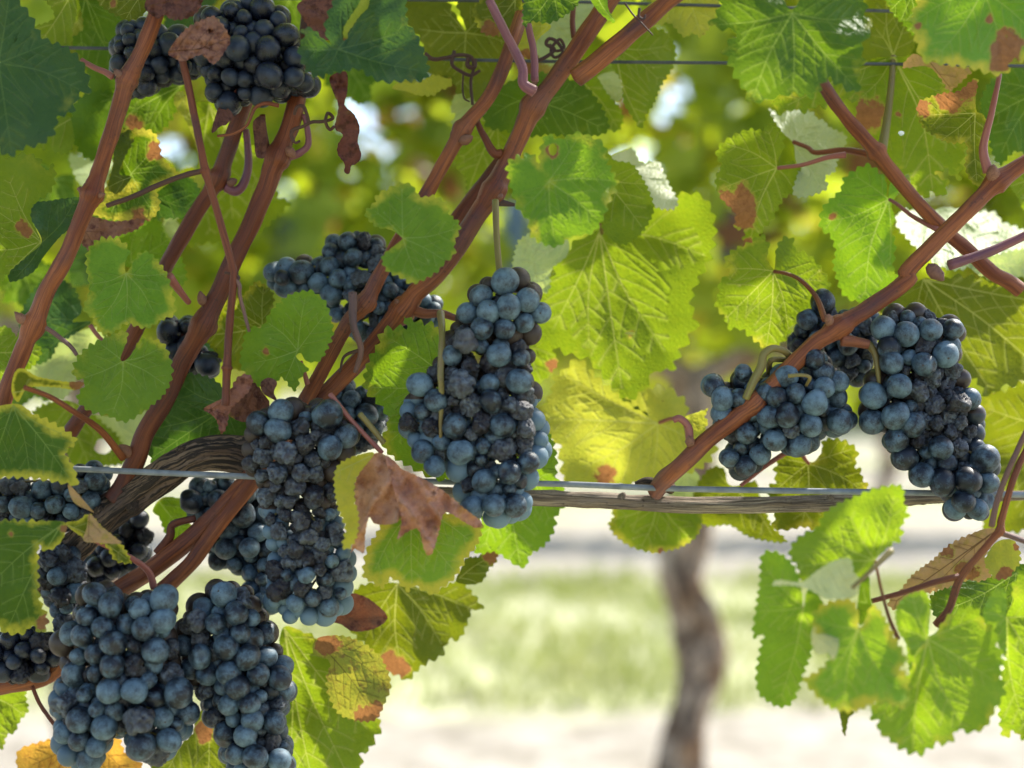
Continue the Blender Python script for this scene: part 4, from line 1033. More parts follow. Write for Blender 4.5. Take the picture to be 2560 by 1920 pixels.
bunch('dark glossy cluster at the bottom of the left edge', 7, [(-80, 880), (60, 800), (200, 790), (300, 830), (390, 980), (290, 1100), (150, 1160), (-20, 1130), (-110, 1000)], .83, 'dark', 30, 0.15, 0.3, 32, seed=15)
bunch('long heavy bunch tapering to a point at right, with wrinkled middle', 6, [(1270, 360), (1450, 350), (1590, 380), (1730, 450), (1720, 560), (1700, 700), (1770, 760), (1750, 860), (1830, 930), (1850, 1080), (1835, 1200), (1940, 1260), (1930, 1350), (1950, 1430), (1905, 1540), (1870, 1670), (1780, 1660), (1630, 1640), (1610, 1530), (1530, 1460), (1410, 1450), (1400, 1350), (1300, 1310), (1240, 1180), (1230, 1110), (1110, 1140), (1090, 1040), (1120, 960), (1095, 850), (1180, 750), (1190, 600), (1180, 450)], .82, 'bloom', 29, 0.38, 0.32, 99, seed=16, zone=(1580, 960, 300, 0.85),
      fixed=[(1378, 525, 76, 75, 'round'), (1240, 490, 74, 60, 'round'), (1275, 610, 74, 75, 'round'), (1290, 700, 72, 90, 'round'), (1335, 840, 78, 95, 'dented'), (1180, 900, 82, 70, 'round'), (1315, 1020, 84, 90, 'dented'), (1172, 1060, 76, 60, 'round'), (1420, 1080, 74, 90, 'round'), (1490, 710, 74, 95, 'dented'), (1530, 500, 68, 75, 'round'), (1620, 650, 82, 80, 'round'), (1665, 495, 66, 50, 'round'), (1320, 1170, 78, 75, 'dented'), (1590, 1220, 74, 90, 'round'), (1370, 1280, 78, 65, 'round'), (1475, 1385, 76, 70, 'round'), (1600, 1430, 82, 80, 'round'), (1755, 1415, 80, 85, 'round'), (1730, 1545, 72, 85, 'round'), (1860, 1290, 84, 55, 'dented'), (1875, 1430, 68, 55, 'dented'), (1815, 1595, 66, 65, 'dented'), (1680, 1590, 66, 55, 'round'), (1700, 950, 68, 85, 'shrunk'), (1770, 920, 66, 50, 'round')],
      stems=[([(1090, 580, -.01), (1150, 592, -.012), (1190, 650, -.014), (1205, 740, -.016), (1215, 830, -.016)], (28, 26, 20, 16, 11))])
bunch('loose bunch of round dusty berries hanging before the red brown cane at right', 6, [(760, 600), (870, 600), (940, 720), (1020, 800), (1010, 900), (1060, 1020), (1110, 1090), (1020, 1165), (930, 1150), (870, 1120), (840, 1190), (740, 1280), (650, 1260), (560, 1240), (540, 1330), (450, 1400), (330, 1390), (250, 1290), (290, 1180), (190, 1070), (200, 950), (130, 860), (140, 780), (270, 780), (330, 840), (330, 740), (380, 700), (450, 740), (520, 760), (600, 710), (690, 720)], .815, 'bloom', 29.5, 0.06, 0.25, 80, seed=17, thick=0.8,
      fixed=[(818, 678, 68, 70, 'round'), (650, 785, 70, 75, 'round'), (875, 755, 66, 60, 'round'), (705, 888, 62, 95, 'round'), (588, 912, 70, 85, 'round'), (880, 852, 68, 85, 'round'), (822, 942, 78, 105, 'dented'), (655, 1020, 76, 105, 'dented'), (545, 1030, 72, 80, 'round'), (795, 1080, 72, 95, 'round'), (580, 1170, 74, 75, 'round'), (722, 1200, 74, 70, 'round'), (520, 885, 64, 70, 'round'), (680, 1105, 50, 90, 'shrunk'), (258, 920, 70, 70, 'round'), (205, 845, 68, 45, 'round'), (255, 1010, 68, 50, 'round'), (385, 760, 56, 50, 'dented'), (360, 920, 62, 60, 'round'), (975, 1060, 78, 65, 'round'), (960, 815, 70, 55, 'round'), (405, 1130, 66, 60, 'round'), (400, 1330, 70, 40, 'round'), (300, 1280, 62, 40, 'dented'), (490, 1260, 66, 45, 'round')],
      stems=[([(690, 720, .0), (650, 640, -.012), (570, 612, -.016), (510, 650, -.018), (495, 720, -.018), (440, 830, -.02), (400, 920, -.02)], (20, 20, 22, 24, 28, 26, 22)), ([(545, 780, .01), (550, 690, -.01), (620, 680, -.006), (690, 690, 0)], (20, 18, 17, 17)), ([(660, 780, -.03), (740, 775, -.03), (790, 790, -.03), (770, 840, -.025)], (12, 10, 12, 9))])
bunch('few dark berries above and behind the red brown cane at right', 6, [(790, 290), (940, 280), (960, 390), (1000, 350), (1070, 360), (1190, 380), (1220, 500), (1190, 700), (1110, 830), (1000, 810), (890, 700), (740, 660), (640, 600), (690, 520), (700, 430), (780, 390)], .86, 'bloom', 28, 0.35, 0.3, 34, seed=18, fixed=[(870, 330, 76, 50, 'round'), (775, 435, 64, 50, 'dented')])
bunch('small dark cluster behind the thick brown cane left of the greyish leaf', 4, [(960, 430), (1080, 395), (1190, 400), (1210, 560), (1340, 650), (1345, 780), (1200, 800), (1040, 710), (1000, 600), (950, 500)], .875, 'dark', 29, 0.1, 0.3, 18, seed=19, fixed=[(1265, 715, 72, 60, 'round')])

# ------------------------------------------------------------------ leaves
# -- upper left
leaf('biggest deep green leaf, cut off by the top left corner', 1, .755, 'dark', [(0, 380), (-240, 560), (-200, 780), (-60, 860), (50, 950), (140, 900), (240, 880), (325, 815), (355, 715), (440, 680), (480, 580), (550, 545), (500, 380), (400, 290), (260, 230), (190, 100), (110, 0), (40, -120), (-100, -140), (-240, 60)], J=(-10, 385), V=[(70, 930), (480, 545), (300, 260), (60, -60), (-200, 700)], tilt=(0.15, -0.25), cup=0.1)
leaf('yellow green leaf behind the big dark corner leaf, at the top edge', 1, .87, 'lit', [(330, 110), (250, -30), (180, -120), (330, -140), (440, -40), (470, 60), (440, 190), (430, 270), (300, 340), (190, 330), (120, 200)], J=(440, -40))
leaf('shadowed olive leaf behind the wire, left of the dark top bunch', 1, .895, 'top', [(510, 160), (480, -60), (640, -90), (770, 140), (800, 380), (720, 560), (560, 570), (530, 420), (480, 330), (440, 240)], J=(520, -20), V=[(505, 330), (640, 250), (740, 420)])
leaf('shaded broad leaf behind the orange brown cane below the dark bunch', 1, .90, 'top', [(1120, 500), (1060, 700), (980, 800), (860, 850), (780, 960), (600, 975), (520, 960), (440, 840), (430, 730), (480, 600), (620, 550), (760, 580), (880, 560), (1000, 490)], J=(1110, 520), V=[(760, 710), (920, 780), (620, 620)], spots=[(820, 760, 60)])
leaf('small bright yellow green leaf tip below the big corner leaf', 1, .885, 'lit', [(440, 760), (450, 860), (410, 940), (330, 925), (220, 890), (280, 810), (350, 720), (420, 710)], J=(440, 720))
leaf('pale yellow green leaf at the left edge with a dark hole-marked blotch', 1, .835, 'lit', [(250, 1480), (170, 1560), (60, 1660), (-60, 1720), (-220, 1500), (-220, 1100), (-60, 950), (60, 960), (150, 935), (240, 970), (270, 1040), (330, 1010), (320, 1150), (215, 1240), (190, 1330)], J=(250, 1475), V=[(60, 1650), (-100, 1520), (0, 1300), (60, 1110)], spots=[(140, 1400, 45)], tilt=(-0.2, 0.1))
leaf('blue green folded leaf with a white edge behind the left cane', 1, .83, 'dark', [(215, 1240), (300, 1225), (400, 1210), (500, 1215), (430, 1380), (360, 1450), (270, 1560), (200, 1660), (70, 1720), (60, 1660), (170, 1560), (255, 1470), (190, 1330)], J=(255, 1480), V=[(450, 1240), (100, 1690)], tilt=(0.5, 0.2), tooth=0.5)
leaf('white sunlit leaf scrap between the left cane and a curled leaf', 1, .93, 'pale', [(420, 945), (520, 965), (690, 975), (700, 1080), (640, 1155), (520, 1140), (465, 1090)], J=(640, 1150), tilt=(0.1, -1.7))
leaf('mottled curled green leaf with a yellow patch right of the left cane', 1, .87, 'top', [(830, 1120), (700, 1200), (640, 1170), (690, 1000), (700, 800), (790, 790), (900, 790), (960, 840), (990, 960), (1060, 1030), (1090, 1060), (1000, 1120), (950, 1150), (975, 1250), (930, 1330), (850, 1350), (690, 1340), (570, 1300), (640, 1220)], J=(800, 1060), V=[(960, 860), (1060, 1060), (940, 1300), (680, 1290), (720, 850)], spots=[(950, 920, 55), (850, 1340, 70)], yedge=1.0, wave=0.16,
     flaps=[dict(outl=[(800, 1080), (730, 1060), (760, 960), (820, 840), (780, 790), (700, 800), (690, 1000), (660, 1140), (720, 1180)], d=.862, kind='olive', tilt=(-0.6, 0.1))])
leaf('dark green lobed leaf below the thin dark shoot crossing', 1, .88, 'dark', [(950, 1180), (1100, 1080), (1180, 1100), (1225, 1190), (1200, 1315), (1080, 1330), (960, 1325), (900, 1260)], J=(930, 1190))
leaf('dry pinkish brown leaf curled behind the left cane', 1, .845, 'russet', [(430, 1310), (560, 1320), (700, 1350), (880, 1335), (830, 1400), (690, 1450), (650, 1510), (560, 1535), (470, 1460), (400, 1400)], crumple=0.12)
leaf('narrow pale yellow leaf edge behind the thin dark shoot', 1, .905, 'yellow', [(1110, 555), (1170, 640), (1205, 800), (1255, 950), (1275, 1050), (1190, 1190), (1165, 1150), (1215, 1010), (1195, 880), (1130, 730), (1065, 640), (1065, 580)], tooth=0.4, tilt=(0.8, 0.1))
leaf('glowing yellow green leaf behind the two canes left of centre', 1, .925, 'lit', [(1280, 620), (1400, 690), (1480, 830), (1600, 950), (1650, 1050), (1700, 1200), (1770, 1230), (1690, 1310), (1620, 1390), (1500, 1460), (1380, 1480), (1250, 1480), (1140, 1490), (1090, 1350), (1180, 1150), (1240, 1000), (1210, 800), (1190, 640)], J=(1275, 640), V=[(1420, 1330), (1280, 1400), (1640, 1250), (1560, 980)])
leaf('mid green leaf behind the bright leaf beside the second cane', 1, .895, 'mid', [(690, 1490), (830, 1410), (960, 1340), (1010, 1440), (1100, 1560), (1130, 1720), (980, 1740), (860, 1640), (760, 1620)], J=(800, 1600))
leaf('pale cream leaf scrap between the second and third canes', 1, .94, 'pale', [(1010, 1330), (1130, 1310), (1140, 1360), (1060, 1450), (1010, 1400)], J=(1130, 1320), tilt=(0, 0.7))
leaf('bright green leaf with a notch at its stalk, upper of two left leaves', 4, .795, 'mid', [(770, 150), (765, 80), (790, 20), (735, -45), (620, -60), (540, 10), (525, 100), (545, 250), (510, 370), (560, 425), (620, 525), (700, 510), (770, 460), (890, 488), (980, 440), (1065, 400), (1060, 310), (1030, 200), (1000, 130), (920, 35), (850, 30), (825, 70)], J=(770, 155), V=[(765, 440), (610, 440), (560, 220), (930, 380), (985, 160)], tilt=(-0.1, -0.2), cup=0.12, yedge=0.55, pet=[(1150, 330, .03), (1130, 305, .025), (1080, 240, .012), (1030, 175, .003)], petr=26, petm=STEM_RED)
leaf('bright green leaf split by a white gap, lower of two left leaves', 4, .785, 'mid', [(755, 690), (800, 650), (850, 570), (900, 545), (1000, 590), (1035, 670), (1050, 770), (1000, 890), (870, 1000), (760, 1060), (660, 1020), (560, 1000), (470, 920), (520, 820), (450, 780), (460, 690), (540, 600), (640, 550), (720, 515), (770, 510), (775, 560), (735, 670)], J=(752, 690), V=[(690, 1000), (520, 790), (620, 590), (990, 820), (960, 620)], tilt=(0.12, -0.2), cup=0.12, yedge=0.35)
leaf('greyish green leaf with a dark hole at its stalk beside the raisin bunch', 4, .80, 'mid', [(1835, 640), (1870, 690), (1950, 685), (2000, 600), (2030, 500), (1990, 340), (1940, 290), (1890, 260), (1760, 290), (1650, 390), (1600, 480), (1510, 490), (1480, 600), (1470, 720), (1560, 830), (1650, 840), (1720, 790), (1780, 860), (1810, 860), (1830, 790), (1880, 740), (1840, 700), (1805, 660)], J=(1815, 625), V=[(1550, 700), (1640, 460), (1860, 310), (1970, 420), (1740, 800)], tilt=(-0.25, 0.3), cup=0.1, spots=[(1620, 630, 22)], pet=[(1835, 690, .01), (1850, 740, .012), (1875, 830, .015)], petr=14)
leaf('brown flecked olive leaf behind the thin shoot and greyish leaf', 4, .87, 'olive', [(1560, 205), (1630, 240), (1670, 300), (1650, 400), (1600, 500), (1520, 600), (1510, 740), (1400, 725), (1300, 620), (1250, 540), (1270, 500), (1330, 480), (1360, 330), (1480, 290)], J=(1600, 480), yedge=0.6)
leaf('large glossy deep green folded leaf above the arched old wood', 4, .845, 'dark', [(1030, 770), (1150, 765), (1300, 800), (1400, 900), (1500, 1030), (1510, 1150), (1380, 1180), (1250, 1200), (1130, 1240), (1020, 1340), (930, 1310), (900, 1180), (910, 1080), (1020, 1000), (1060, 900), (970, 920), (1030, 830)], J=(1400, 960), V=[(940, 1270), (960, 1100), (1060, 800), (1300, 1180)], tilt=(0.2, 0.55), wave=0.14)
leaf('lobed yellow green leaf at the left edge behind the cane', 4, .865, 'lit', [(0, 480), (60, 490), (100, 540), (130, 500), (170, 560), (250, 610), (240, 670), (190, 730), (130, 760), (60, 790), (-60, 800), (-180, 700), (-150, 550)], J=(-100, 640))
leaf('dark shaded leaf between the left cane and the bright notched leaf', 4, .895, 'dark', [(440, 450), (560, 450), (420, 545), (350, 590), (310, 670), (210, 710), (130, 620), (120, 470), (150, 350), (280, 190), (440, 230), (500, 380)], J=(545, 450), V=[(220, 430), (260, 650)])
leaf('pale veined leaf underside behind the left cane', 4, .935, 'pale', [(600, 480), (650, 560), (530, 640), (480, 760), (440, 860), (370, 925), (280, 900), (140, 750), (280, 690), (350, 600), (420, 535)], J=(580, 520), V=[(330, 860), (240, 740), (460, 800)], tilt=(0.2, 0.4))
leaf('narrow curled leaf with a yellow rim and brown tip at the left edge', 4, .765, 'olive', [(70, 870), (90, 760), (140, 735), (220, 780), (300, 800), (400, 815), (510, 820), (470, 865), (380, 855), (250, 845), (160, 860), (110, 940)], J=(90, 880), V=[(440, 840)], spots=[(480, 840, 50)], yedge=1.6, tooth=0.3, tilt=(0.1, 0.9), pet=[(150, 850, -.002), (300, 905, .01), (430, 985, .02), (610, 1110, .04), (750, 1280, .06)], petr=21, petm=CANE)
leaf('dark green leaf with a yellow rim covering the wire end at left', 4, .772, 'top', [(100, 950), (200, 1010), (290, 1050), (380, 1100), (450, 1150), (460, 1190), (400, 1250), (450, 1340), (475, 1445), (420, 1440), (200, 1405), (0, 1400), (-200, 1420), (-260, 1150), (-100, 1000)], J=(80, 960), V=[(420, 1400), (180, 1360), (-60, 1360), (370, 1130)], yedge=1.15, tilt=(0.15, -0.35))
leaf('small dried leaf twist hanging below the rim of the dark wire-end leaf', 4, .765, 'tan', [(415, 1440), (450, 1470), (520, 1550), (575, 1615), (540, 1600), (460, 1560), (425, 1500)], tooth=0, veins=False)
leaf('translucent leaf behind the reddish leaf stalk at left', 4, .93, 'lit', [(560, 1010), (640, 1080), (720, 1150), (770, 1300), (640, 1330), (520, 1340), (440, 1320), (400, 1240), (300, 1130), (200, 1000), (400, 930)], J=(440, 950), V=[(540, 1310), (690, 1270), (330, 1100)], holes=[(630, 1210, 52, 0.9)])
leaf('light green leaf scrap between the lower bright leaf and brown cane', 4, .945, 'pale', [(560, 1020), (700, 1030), (860, 995), (915, 1020), (850, 1150), (800, 1220), (770, 1290), (660, 1160)], J=(700, 1040), V=[(800, 1200)], tilt=(0.1, 0.4))
leaf('crumpled dead brown leaf hanging on the thin shoot above the arched wood', 4, .80, 'russet', [(1240, 980), (1330, 930), (1390, 900), (1440, 800), (1500, 770), (1540, 800), (1520, 870), (1440, 950), (1400, 1000), (1385, 1080), (1350, 1135), (1320, 1050), (1280, 1010)], crumple=0.16,
     flaps=[dict(outl=[(1540, 800), (1600, 880), (1645, 950), (1600, 1040), (1480, 1060), (1390, 1010), (1440, 930)], d=.825, kind='husk', crumple=0.1, tooth=0.2)])
leaf('shrivelled brown scrap under the greyish leaf with the dark hole', 4, .805, 'husk', [(1590, 820), (1640, 790), (1690, 820), (1670, 880), (1690, 930), (1640, 910), (1600, 880)], crumple=0.2, tooth=0.2)
# -- lower left
leaf('small green leaf in the gap under the arched old wood', 7, .88, 'mid', [(990, 10), (1100, 20), (1145, 100), (1160, 200), (1060, 270), (1010, 230), (970, 130), (930, 90)], J=(960, 20), yedge=0.5)
leaf('hanging leaf with yellow stains at the left edge over the dark grapes', 7, .762, 'top', [(0, 150), (200, 152), (390, 158), (398, 230), (340, 310), (270, 330), (235, 300), (232, 420), (240, 620), (290, 740), (280, 805), (250, 835), (190, 790), (150, 835), (50, 838), (0, 810), (-160, 700), (-210, 400), (-120, 180)], J=(370, 180), V=[(-40, 520), (200, 330), (60, 780)], tilt=(-0.2, 0.1), yedge=0.7, spots=[(390, 200, 30), (275, 770, 45), (70, 235, 22)], name='vine_leaf')
leaf('folded leaf flap, pink above and yellow below, before the left grapes', 7, .765, 'olive', [(400, 170), (480, 148), (545, 110), (620, 190), (720, 270), (765, 330), (800, 400), (780, 412), (700, 390), (640, 300), (520, 260)], J=(405, 175), V=[(770, 380)], yedge=1.0, tilt=(0.3, 0.3), pet=[(440, 190, -.002), (520, 240, .004), (700, 330, .012), (820, 390, .02), (905, 460, .03), (940, 560, .035)], petr=20, petm=STEM_RED,
     flaps=[dict(outl=[(545, 108), (620, 185), (700, 250), (740, 290), (600, 285), (510, 272), (530, 190)], d=.758, kind='tan', tilt=(0.3, -0.3), tooth=0.2, label='pale pink dried flap')])
leaf('yellow green leaf at the left edge over the pale ground', 7, .89, 'lit', [(0, 1180), (140, 1180), (160, 1240), (172, 1310), (120, 1370), (90, 1440), (40, 1460), (10, 1545), (-80, 1500), (-130, 1300)], J=(-60, 1220), yedge=0.4)
leaf('orange autumn leaf below the biggest bunch at the bottom edge', 7, .88, 'orange', [(410, 1480), (500, 1490), (620, 1480), (720, 1472), (760, 1560), (850, 1620), (865, 1700), (720, 1830), (300, 1830), (130, 1720), (100, 1590), (130, 1540), (210, 1510), (330, 1480)], J=(480, 1470), V=[(200, 1640), (760, 1680), (420, 1800)])
leaf('deep olive leaf between the two bottom bunches', 7, .875, 'olive', [(1250, 1285), (1330, 1320), (1400, 1420), (1430, 1560), (1420, 1740), (1200, 1780), (1000, 1740), (920, 1655), (1060, 1550), (1170, 1450), (1190, 1370)], J=(1260, 1320), V=[(1010, 1700), (1270, 1740)], spots=[(1260, 1440, 60)])
leaf('large yellow green leaf with brown veins right of the tapering bottom bunch', 7, .88, 'lit', [(1728, 800), (1850, 830), (1990, 900), (2100, 1050), (2210, 1250), (2322, 1392), (2285, 1480), (2252, 1550), (2205, 1570), (2192, 1720), (2050, 1880), (1900, 1920), (1740, 1820), (1680, 1600), (1680, 1300), (1690, 1000)], J=(1735, 810), V=[(1930, 1850), (2240, 1420), (1760, 1700), (2100, 1660)], tilt=(0.1, -0.1), yedge=0.3)
# -- bottom centre
leaf('front leaf with yellow rim and big curled brown lobes below the central bunch', 8, .765, 'glow', [(600, 60), (760, 100), (880, 130), (985, 160), (960, 290), (890, 380), (860, 440), (800, 520), (730, 570), (690, 600), (570, 545), (540, 580), (440, 500), (380, 560), (310, 520), (265, 490), (270, 400), (290, 320), (340, 240), (420, 120)], J=(560, 80), V=[(560, 520), (340, 440), (820, 460), (900, 260)], tilt=(0.05, -0.5), yedge=1.3, spots=[(985, 165, 30)], wave=0.16,
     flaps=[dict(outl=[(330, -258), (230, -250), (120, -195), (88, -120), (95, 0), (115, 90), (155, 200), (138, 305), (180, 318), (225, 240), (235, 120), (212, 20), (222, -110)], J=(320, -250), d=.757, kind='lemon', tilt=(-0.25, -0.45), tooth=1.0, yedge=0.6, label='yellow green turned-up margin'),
            dict(outl=[(330, -258), (420, -235), (490, -170), (490, -60), (500, 60), (470, 160), (340, 172), (300, 130), (275, 240), (268, 345), (215, 320), (190, 335), (230, 160), (212, 20), (222, -110)], J=(340, -240), d=.760, kind='brown', veins=False, wave=0.25, pleat=(0.36, 6.5, 0.5), tilt=(-0.35, -0.35), crumple=0.17, tooth=0.25, label='crinkled brown dried lobe'),
            dict(outl=[(400, -240), (500, -165), (600, -120), (740, -40), (860, 60), (985, 160), (955, 195), (890, 165), (765, 100), (725, 220), (682, 352), (640, 340), (600, 205), (530, 220), (472, 262), (495, 170), (480, 60)], J=(420, -220), d=.752, kind='brown', veins=False, wave=0.25, pleat=(0.34, 7.5, -0.6), tilt=(0.3, -0.35), crumple=0.17, tooth=0.35, label='crinkled brown dried lobe')])
leaf('sunlit leaf with a white highlight right of the central bunch tip', 8, .875, 'mid', [(1180, -330), (1380, -385), (1440, -250), (1440, -120), (1490, -20), (1482, 70), (1440, 120), (1430, 200), (1370, 300), (1280, 360), (1260, 425), (1220, 432), (1160, 400), (1100, 360), (970, 355), (940, 280), (980, 150), (1080, 0)], J=(1180, -250), V=[(1220, 400), (1400, 150), (1010, 300), (1440, -60)], tilt=(0.0, 0.35))
leaf('small olive leaf with a red tip at the end of the brown curled leaf', 8, .885, 'olive', [(960, 370), (1030, 345), (1082, 352), (1070, 410), (1030, 440), (990, 520), (910, 540), (830, 520), (860, 440), (890, 380)], J=(850, 500), spots=[(1040, 370, 50)])
leaf('broad olive leaf with dark stained tip hanging over the pale grass', 8, .90, 'olive', [(470, 530), (700, 570), (830, 520), (900, 560), (995, 688), (930, 692), (895, 780), (850, 872), (780, 880), (745, 970), (660, 1012), (590, 1062), (535, 1122), (470, 1090), (400, 1062), (300, 930), (200, 830), (160, 680), (230, 560), (330, 530)], J=(470, 535), V=[(500, 1070), (740, 900), (930, 690), (280, 860)], spots=[(470, 1040, 70), (420, 970, 45)], tilt=(0.1, 0.1))
leaf('purple brown dry leaf end under the raisin-like bunch', 8, .86, 'husk', [(30, 720), (150, 600), (250, 605), (330, 650), (412, 740), (330, 810), (200, 825), (120, 780), (0, 760), (-80, 740)], tooth=0.3, crumple=0.05)
leaf('mottled purple and yellow leaf over the lower yellow green leaf', 8, .85, 'mottled', [(-20, 870), (100, 850), (200, 870), (300, 920), (390, 1020), (432, 1150), (400, 1250), (340, 1362), (230, 1370), (120, 1330), (60, 1230), (40, 1120), (60, 1010), (-40, 960)], J=(0, 900), V=[(330, 1330), (410, 1150), (120, 1300), (300, 960)], spots=[(300, 1340, 90), (60, 900, 70)], tilt=(0.1, 0.3))
# -- centre
leaf('upright green leaf directly behind the left side of the central bunch', 5, .83, 'mid', [(510, 418), (560, 440), (650, 460), (720, 480), (800, 600), (850, 900), (850, 1200), (790, 1400), (690, 1402), (560, 1340), (420, 1252), (380, 1170), (420, 1050), (360, 950), (270, 850), (300, 680), (350, 600), (390, 500), (530, 480)], J=(780, 800), V=[(320, 850), (440, 560), (440, 1170), (680, 1380)], tilt=(-0.15, -0.15), yedge=0.3)
leaf('largest translucent yellow green leaf with pale ribs right of the central bunch', 5, .905, 'lit', [(1700, -110), (1600, -60), (1480, 40), (1400, 220), (1330, 300), (1370, 400), (1300, 470), (1370, 560), (1500, 640), (1640, 680), (1720, 770), (1800, 850), (1870, 922), (1960, 880), (2010, 800), (2060, 740), (2142, 746), (2190, 640), (2290, 470), (2260, 350), (2283, 239), (2390, 20), (2400, -200), (2300, -330), (2100, -300), (1900, -220), (1760, -160)], J=(1705, -100), V=[(1840, 840), (1430, 480), (2100, 620), (2330, 40), (1640, 600)], tilt=(0.05, 0.1), spots=[(1900, 520, 24)], holes=[(1890, 520, 34, 0.35)], pet=[(1720, -90, -.002), (1712, -150, -.012), (1700, -210, -.02)], petr=15, petm=STEM_GREEN)
leaf('pale folded leaf margin with a torn hole above the central bunch', 5, .89, 'pale', [(1510, 40), (1410, 130), (1400, 250), (1330, 282), (1250, 250), (1175, 160), (1195, 0), (1230, -60), (1350, -110), (1500, -70)], J=(1500, -40), V=[(1230, 170), (1330, 250), (1230, -20)], holes=[(1440, 160, 26, 1.8)], tilt=(0.4, 0.2))
leaf('small green leaf with a brown corner beside the middle of the central bunch', 5, .92, 'lit', [(1280, 540), (1380, 520), (1410, 610), (1450, 700), (1400, 770), (1350, 812), (1290, 810), (1200, 700)], J=(1260, 600), spots=[(1430, 720, 40)])
leaf('pale yellow leaf with red ribs between central bunch and slanting right cane', 5, .915, 'yellow', [(2060, 1060), (1880, 950), (1700, 800), (1640, 740), (1570, 678), (1480, 755), (1430, 790), (1420, 850), (1380, 940), (1350, 1000), (1390, 1130), (1420, 1200), (1470, 1290), (1490, 1420), (1640, 1450), (1900, 1440), (2100, 1400), (2300, 1350), (2410, 1250), (2380, 1120), (2250, 1040), (2225, 930), (2090, 845), (1980, 862), (1890, 870), (1885, 930), (2030, 1030)], J=(2060, 1070), V=[(1400, 1040), (1600, 1340), (1500, 780), (2030, 1370), (2330, 1230)], tilt=(0.1, -0.1), holes=[(1440, 1210, 34, 0.5)], pet=[(2070, 1065, -.002), (2150, 1040, -.01), (2220, 1060, -.02), (2250, 1160, -.03)], petr=15, petm=STEM_RED, spots=[(1740, 1390, 60)])
leaf('yellow green leaf hanging below the straight vine arm, above the trunk behind', 8, .915, 'lit', [(2000, 20), (1850, 20), (1780, 75), (1790, 130), (1760, 170), (1800, 240), (1900, 310), (2030, 347), (2090, 340), (2200, 310), (2300, 240), (2330, 130), (2280, 40), (2150, 10)], J=(2060, 30), V=[(1960, 310), (1800, 140), (2260, 260)], yedge=0.6, spots=[(2085, 340, 26)])
leaf('leaf behind the wire with a pale twisted tip below the straight arm', 6, .92, 'olive', [(200, 1335), (270, 1350), (290, 1430), (340, 1450), (460, 1420), (475, 1480), (500, 1540), (560, 1690), (650, 1790), (500, 1780), (400, 1750), (300, 1690), (150, 1690), (90, 1560), (90, 1480), (130, 1400)], J=(330, 1460), V=[(560, 1740), (140, 1560), (240, 1380)])
leaf('toothed olive leaf hanging between the loose bunch and the wire', 6, .89, 'olive', [(785, 1300), (740, 1270), (640, 1258), (580, 1340), (585, 1420), (540, 1460), (545, 1540), (580, 1640), (560, 1700), (640, 1720), (760, 1700), (840, 1730), (900, 1690), (1000, 1620), (1142, 1472), (1112, 1410), (1100, 1350), (1065, 1330), (1082, 1240), (1010, 1180), (930, 1165), (870, 1180), (865, 1240), (820, 1300)], J=(782, 1315), V=[(740, 1690), (580, 1480), (1090, 1460), (1040, 1230), (650, 1290)], yedge=0.35, pet=[(785, 1315, -.002), (760, 1285, -.006), (735, 1240, -.004)], petr=14)
leaf('tiny ragged leaf at the end of the slanting right cane', 6, .86, 'yellow', [(30, 1030), (110, 1000), (170, 982), (150, 1030), (172, 1060), (140, 1112), (90, 1112), (70, 1060)], J=(40, 1040))
leaf('pale leaf bit seen under the slanting cane above the wire', 6, .93, 'pale', [(0, 1370), (60, 1340), (120, 1400), (90, 1480), (60, 1540), (-60, 1500), (-80, 1420)], J=(40, 1350), tilt=(0, 0.5))
# -- top centre
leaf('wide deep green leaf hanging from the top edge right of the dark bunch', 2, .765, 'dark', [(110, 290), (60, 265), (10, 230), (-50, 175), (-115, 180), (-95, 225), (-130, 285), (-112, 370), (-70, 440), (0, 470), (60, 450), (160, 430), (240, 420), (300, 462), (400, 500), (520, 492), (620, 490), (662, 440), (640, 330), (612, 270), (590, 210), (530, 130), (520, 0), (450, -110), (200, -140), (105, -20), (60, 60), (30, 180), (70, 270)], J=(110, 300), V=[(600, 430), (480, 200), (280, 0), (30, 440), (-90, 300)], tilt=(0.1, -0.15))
leaf('thin yellow leaf edge standing before the wide deep green top leaf', 2, .757, 'yellow', [(320, -40), (330, 10), (240, 100), (200, 160), (170, 200), (168, 268), (150, 270), (143, 180), (180, 110), (240, 20), (260, -40)], tooth=0.35, tilt=(1.2, 0.2), spots=[(155, 250, 30)], veins=False)
leaf('broad green leaf with a bright sun patch at the top centre', 2, .90, 'olive', [(890, 190), (820, -60), (1000, -90), (1230, -60), (1240, 100), (1220, 300), (1150, 420), (1050, 480), (1000, 610), (840, 560), (800, 480), (660, 450), (620, 250), (540, 150), (490, -40), (700, -80)], J=(890, 200), V=[(620, 180), (760, 60), (860, 540), (1180, 280), (1030, 20)])
leaf('yellow green leaf with a red stained tip at the top edge', 2, .865, 'olive', [(1050, -60), (1200, -60), (1240, 100), (1180, 200), (1100, 218), (1000, 205), (950, 130), (930, 60), (980, 0)], J=(1190, 0), spots=[(1030, 190, 60)], yedge=0.5)
leaf('little bright yellow blistered leaf over the blurred background', 2, .875, 'yellow', [(440, 540), (490, 500), (560, 510), (620, 490), (690, 458), (760, 468), (806, 488), (790, 530), (730, 550), (690, 582), (600, 580), (540, 560)], J=(450, 540), tilt=(0.1, -1.6), veins=False, crumple=0.03)
leaf('shaded green leaf behind the main speckled cane below the wire', 2, .885, 'top', [(1020, 650), (1070, 550), (1200, 480), (1330, 440), (1520, 480), (1650, 560), (1740, 700), (1752, 800), (1620, 832), (1400, 822), (1250, 832), (1150, 800), (1030, 780), (1000, 720)], J=(1260, 600), V=[(1700, 770), (1560, 560), (1340, 800), (1060, 700)])
